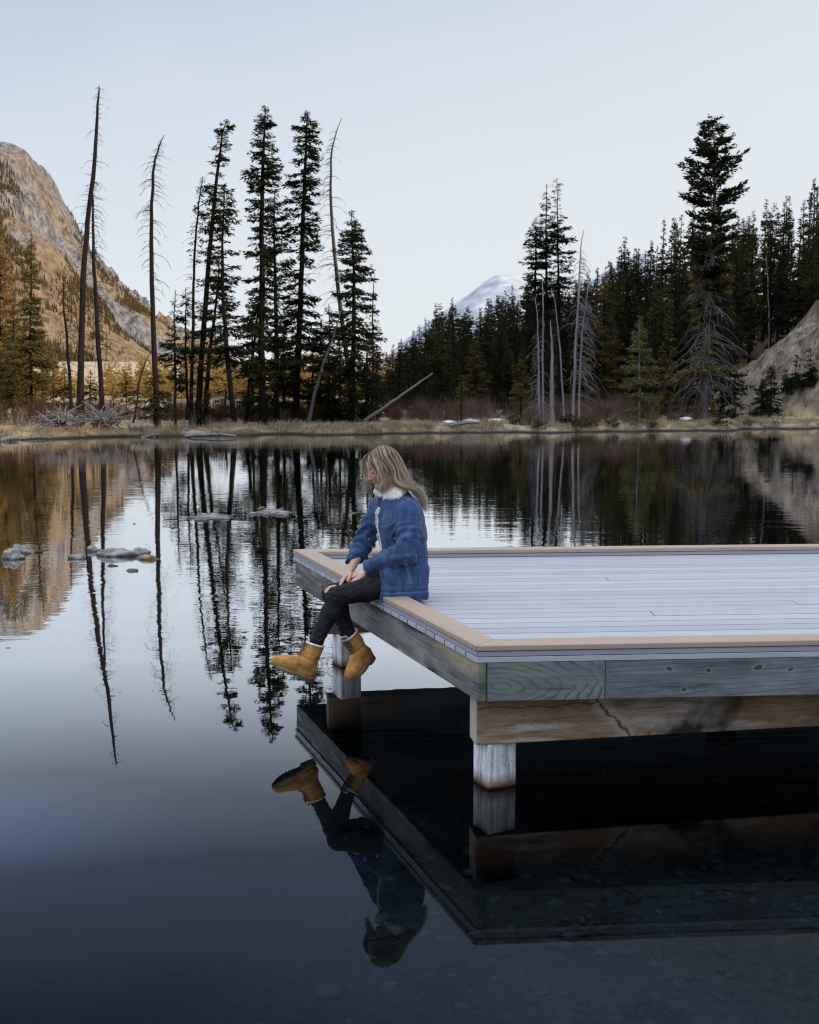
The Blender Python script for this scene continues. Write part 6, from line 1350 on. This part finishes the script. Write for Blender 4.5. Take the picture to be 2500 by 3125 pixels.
# --- boots
def boot(name, ankle, toe_dir, shaft_top, lab=None, roll=0.0):
    """lace-up boot: ankle point, direction of the toe, centre of the shaft's mouth (all in the woman's frame)"""
    x = np.array(toe_dir, float); x /= np.linalg.norm(x); st = np.array(shaft_top) - np.array(ankle); z = st - x * (st @ x); z /= np.linalg.norm(z); y = np.cross(z, x); M = np.stack([x, y, z], 1)
    root = bpy.data.objects.new(name, None); COL.objects.link(root); root.parent = person
    root.matrix_local = Matrix([[*M[0], ankle[0]], [*M[1], ankle[1]], [*M[2], ankle[2]], [0, 0, 0, 1]])
    S_ = st @ M; SL = np.linalg.norm(S_); su = S_ / SL
    f = Field((-0.16, -0.10, -0.10), (0.24, 0.10, 0.24), 0.0032)
    f.ell((0.140, 0, -0.048), (0.066, 0.047, 0.040), None, 0.0); f.cone((0.115, 0, -0.040), (0.02, 0, 0.0), 0.043, 0.049, 0.02, ax=(0, 1, 0), ratio=0.92); f.ell((-0.022, 0, -0.040), (0.057, 0.039, 0.055), None, 0.025)
    f.cone((0.10, 0, -0.055), (-0.02, 0, -0.055), 0.036, 0.036, 0.02); f.chain([(0.0, 0, -0.005), S_ * 0.5, S_ * 1.02], [0.051, 0.051, 0.056], 0.022, ax=(0, 1, 0), ratio=0.92)
    f.put(lambda p: p[..., 2] + 0.066, (-0.2, -0.2, -0.15), (0.3, 0.2, -0.06), 0.004, cut=True)
    f.put(lambda p: -((p @ su) - SL), (-0.2, -0.2, 0), (0.3, 0.2, 0.3), 0.002, cut=True)
    f.cone(S_ * 0.84, S_ * 1.3, 0.040, 0.044, 0.002, cut=True)
    f.warp(lambda p: 0.0016 * np.sin((p @ su) * 170 + 5 * vnoise(p[:, 0] * 20, p[:, 1] * 20, p[:, 2] * 20)) * np.exp(-(((p @ su) - 0.035) / 0.03) ** 2) + 0.0016 * vnoise(p[:, 0] * 35, p[:, 1] * 35, p[:, 2] * 35) - 0.0016 * (np.abs(p[:, 2] + 0.030 - 0.22 * np.clip(p[:, 0] - 0.05, 0, 0.06)) < 0.0022) * (p[:, 0] < 0.11))
    up, bv = fmesh(f, 'upper', M_NUBUCK, root)
    # padded cream mouth and tongue
    th = np.linspace(0, 2 * math.pi, 40); e1 = np.cross([0, 1.0, 0], su); e1 /= np.linalg.norm(e1); mb = MB()
    rim = np.array([S_ * 1.0 + e1 * 0.052 * math.cos(t) + np.array([0, 1, 0]) * 0.048 * math.sin(t) + su * (0.012 * max(0, -math.cos(t)) - 0.006 * math.cos(t) ** 2) for t in th])
    tube(mb, rim, 0.0062 + 0.0008 * np.sin(th * 9), 7, cap=False); mb.build('fleece_lining', M_SHERPA, root)
    fd = e1 if e1 @ np.array([1, 0, 0]) > 0 else -e1; mb = MB(); rows = []
    for v in np.linspace(-0.25, 0.30, 8):
        w = 0.027 * (1 - 0.45 * max(0, v) / 0.3); rows.append([S_ * (0.92 + v * 0.9) + fd * (0.050 + 0.06 * max(0, v)) + np.array([0, 1, 0]) * w * a + fd * (-0.010 * a * a) for a in np.linspace(-1, 1, 7)])
    g = np.array(rows); nr, nc = g.shape[:2]; fr = np.array([[i * nc + j, i * nc + j + 1, (i + 1) * nc + j + 1, (i + 1) * nc + j] for i in range(nr - 1) for j in range(nc - 1)])
    k_ = nr * nc; mb.add(np.vstack([g.reshape(-1, 3), g.reshape(-1, 3) - fd * 0.005]), np.vstack([fr, fr[:, ::-1] + k_])); mb.build('tongue', M_NUBUCK, root)
    mb = MB(); tube(mb, np.vstack([g[-3:, 0] , g[-1, 1:-1], g[-3:, -1][::-1]]) - fd * 0.003, 0.0042, 6); mb.build('tongue_fleece', M_SHERPA, root)
    # welt, lugged sole, heel
    def outline(grow, n=44):
        t = np.linspace(0, 2 * math.pi, n, endpoint=False); X = 0.063 + (0.142 + grow) * np.cos(t); u = (X + 0.08) / 0.286
        wdt = np.interp(u, [-0.05, 0.0, 0.12, 0.35, 0.62, 0.80, 0.95, 1.05], [0.0, 0.028, 0.037, 0.034, 0.048, 0.048, 0.032, 0.0]) + grow; return np.stack([X, np.abs(np.sin(t)) ** 0.8 * np.sign(np.sin(t)) * wdt * 1.02], -1)
    def slab(mb, ol, z0, z1, spring=0.016):
        n = len(ol); lift = lambda X: spring * np.clip((X - 0.11) / 0.095, 0, 1) ** 2
        V = np.vstack([np.c_[ol, z0 + lift(ol[:, 0])], np.c_[ol, z1 + lift(ol[:, 0])], [[0.063, 0, z0], [0.063, 0, z1]]]); f_ = [[i, (i + 1) % n, n + (i + 1) % n, n + i] for i in range(n)]
        mb.add(V, f_); mb.add(V, [[(i + 1) % n, i, 2 * n] for i in range(n)] + [[n + i, n + (i + 1) % n, 2 * n + 1] for i in range(n)])
    mb = MB(); slab(mb, outline(0.003), -0.078, -0.064); mb.build('welt', M_WELT, root, smooth=False)
    mb = MB(); slab(mb, outline(0.001), -0.088, -0.0782); ol = outline(0.002, 40)
    for i in range(40):
        p, q = ol[i], ol[(i + 1) % 40]; d = (q - p) * 0.26; nrm = np.array([-(q - p)[1], (q - p)[0]]); nrm = nrm / (np.linalg.norm(nrm) + 1e-9) * 0.009; X = (p[0] + q[0]) / 2; lf = 0.016 * np.clip((X - 0.11) / 0.095, 0, 1) ** 2
        if 0.0 < X < 0.035: continue
        b0 = -0.0918 if X > 0.0 else -0.1035
        c4 = [p + d, q - d, q - d + nrm, p + d + nrm]; mb.add([(*c, z + lf) for z in (b0, -0.086) for c in c4], [[3, 2, 1, 0], [4, 5, 6, 7], [0, 1, 5, 4], [1, 2, 6, 5], [2, 3, 7, 6], [3, 0, 4, 7]])
    hl_ = outline(-0.004); hl_ = hl_[hl_[:, 0] < 0.006]; n = len(hl_); V = np.vstack([np.c_[hl_, np.full(n, -0.1035)], np.c_[hl_, np.full(n, -0.087)]]); mb.add(V, [[i, (i + 1) % n, n + (i + 1) % n, n + i] for i in range(n)]); cc_ = hl_.mean(0)
    mb.add(np.vstack([V[:n], [[*cc_, -0.1035]]]), [[(i + 1) % n, i, n] for i in range(n)]); mb.build('sole', M_SOLE, root, smooth=False)
    # eyelets and laces down the front
    def hit(s, y):
        """front ridge of the boot: s = 0 at the vamp, 1 at the mouth"""
        B_ = np.array([0.098, 0, -0.012]) * (1 - s) ** 1.0 + S_ * 0.95 * s; B_ = B_ + np.array([0.0, 0, 0.0]); c0 = np.array([0.055, 0, -0.04]) * (1 - s) + (S_ * 0.95) * s - fd * 0.01 * s
        d = (np.array([0.35, 0, 1.0]) * (1 - s) + fd * s * 1.0); d = d / np.linalg.norm(d); o = c0 + d * 0.13 + np.array([0, y, 0]); h_ = bv.ray_cast(Vector(o), Vector(-d)); return (None if h_[0] is None else np.array(h_[0]) + np.array(h_[1]) * 0.0025), d
    ss = np.linspace(0.06, 0.93, 7); L_ = []; R_ = []
    for i, s in enumerate(ss):
        w = 0.019 + 0.006 * s; a_, d = hit(s, w); b_, _ = hit(s, -w); L_.append(a_); R_.append(b_)
        for e in (a_, b_):
            if e is None: continue
            t1 = np.array([0, 1.0, 0]); t2 = np.cross(d, t1); mb = MB(); tube(mb, np.array([e + 0.0042 * (t1 * math.cos(a) + t2 * math.sin(a)) for a in np.linspace(0, 2 * math.pi, 11)]), 0.0015, 5, cap=False); mb.build('eyelet', M_METAL, root)
    mb = MB()
    for i in range(6):
        for a_, b_ in ((L_[i], R_[i + 1]), (R_[i], L_[i + 1])):
            if a_ is None or b_ is None: continue
            c_, d = hit((ss[i] + ss[i + 1]) / 2, 0.0)
            if c_ is None: continue
            tube(mb, resample(np.array([a_, c_ + d * 0.003, b_]), 9), 0.0022, 5)
    a_, d = hit(ss[-1], 0.0)
    if a_ is not None:
        for sg in (-1, 1):
            tube(mb, resample(np.array([a_ + d * 0.003, a_ + d * 0.016 + np.array([0, sg * 0.012, 0.005]), a_ + d * 0.008 + np.array([0, sg * 0.019, -0.010]), a_ + d * 0.004 + np.array([0, sg * 0.006, -0.002])]), 14), 0.0019, 5); tube(mb, resample(np.array([a_ + d * 0.003, a_ + d * 0.014 + np.array([0, sg * 0.014, -0.016]), a_ + d * 0.010 + np.array([0, sg * 0.020, -0.040])]), 10), 0.0018, 5)
    mb.build('lace', M_LACE, root)
    if lab: root['label'] = lab
    return root
an1 = J(938, 2022, 0.072); boot('boot', an1, J(818, 2003, 0.072) - J(945, 2046, 0.072), J(962, 1966, 0.074))
an2 = J(1098, 1988, -0.035); td = J(1030, 2050, -0.035) - J(1128, 1984, -0.035); td = td / np.linalg.norm(td) + np.array([0, 0.80, 0]); boot('boot', an2, td, J(1068, 1938, -0.042))
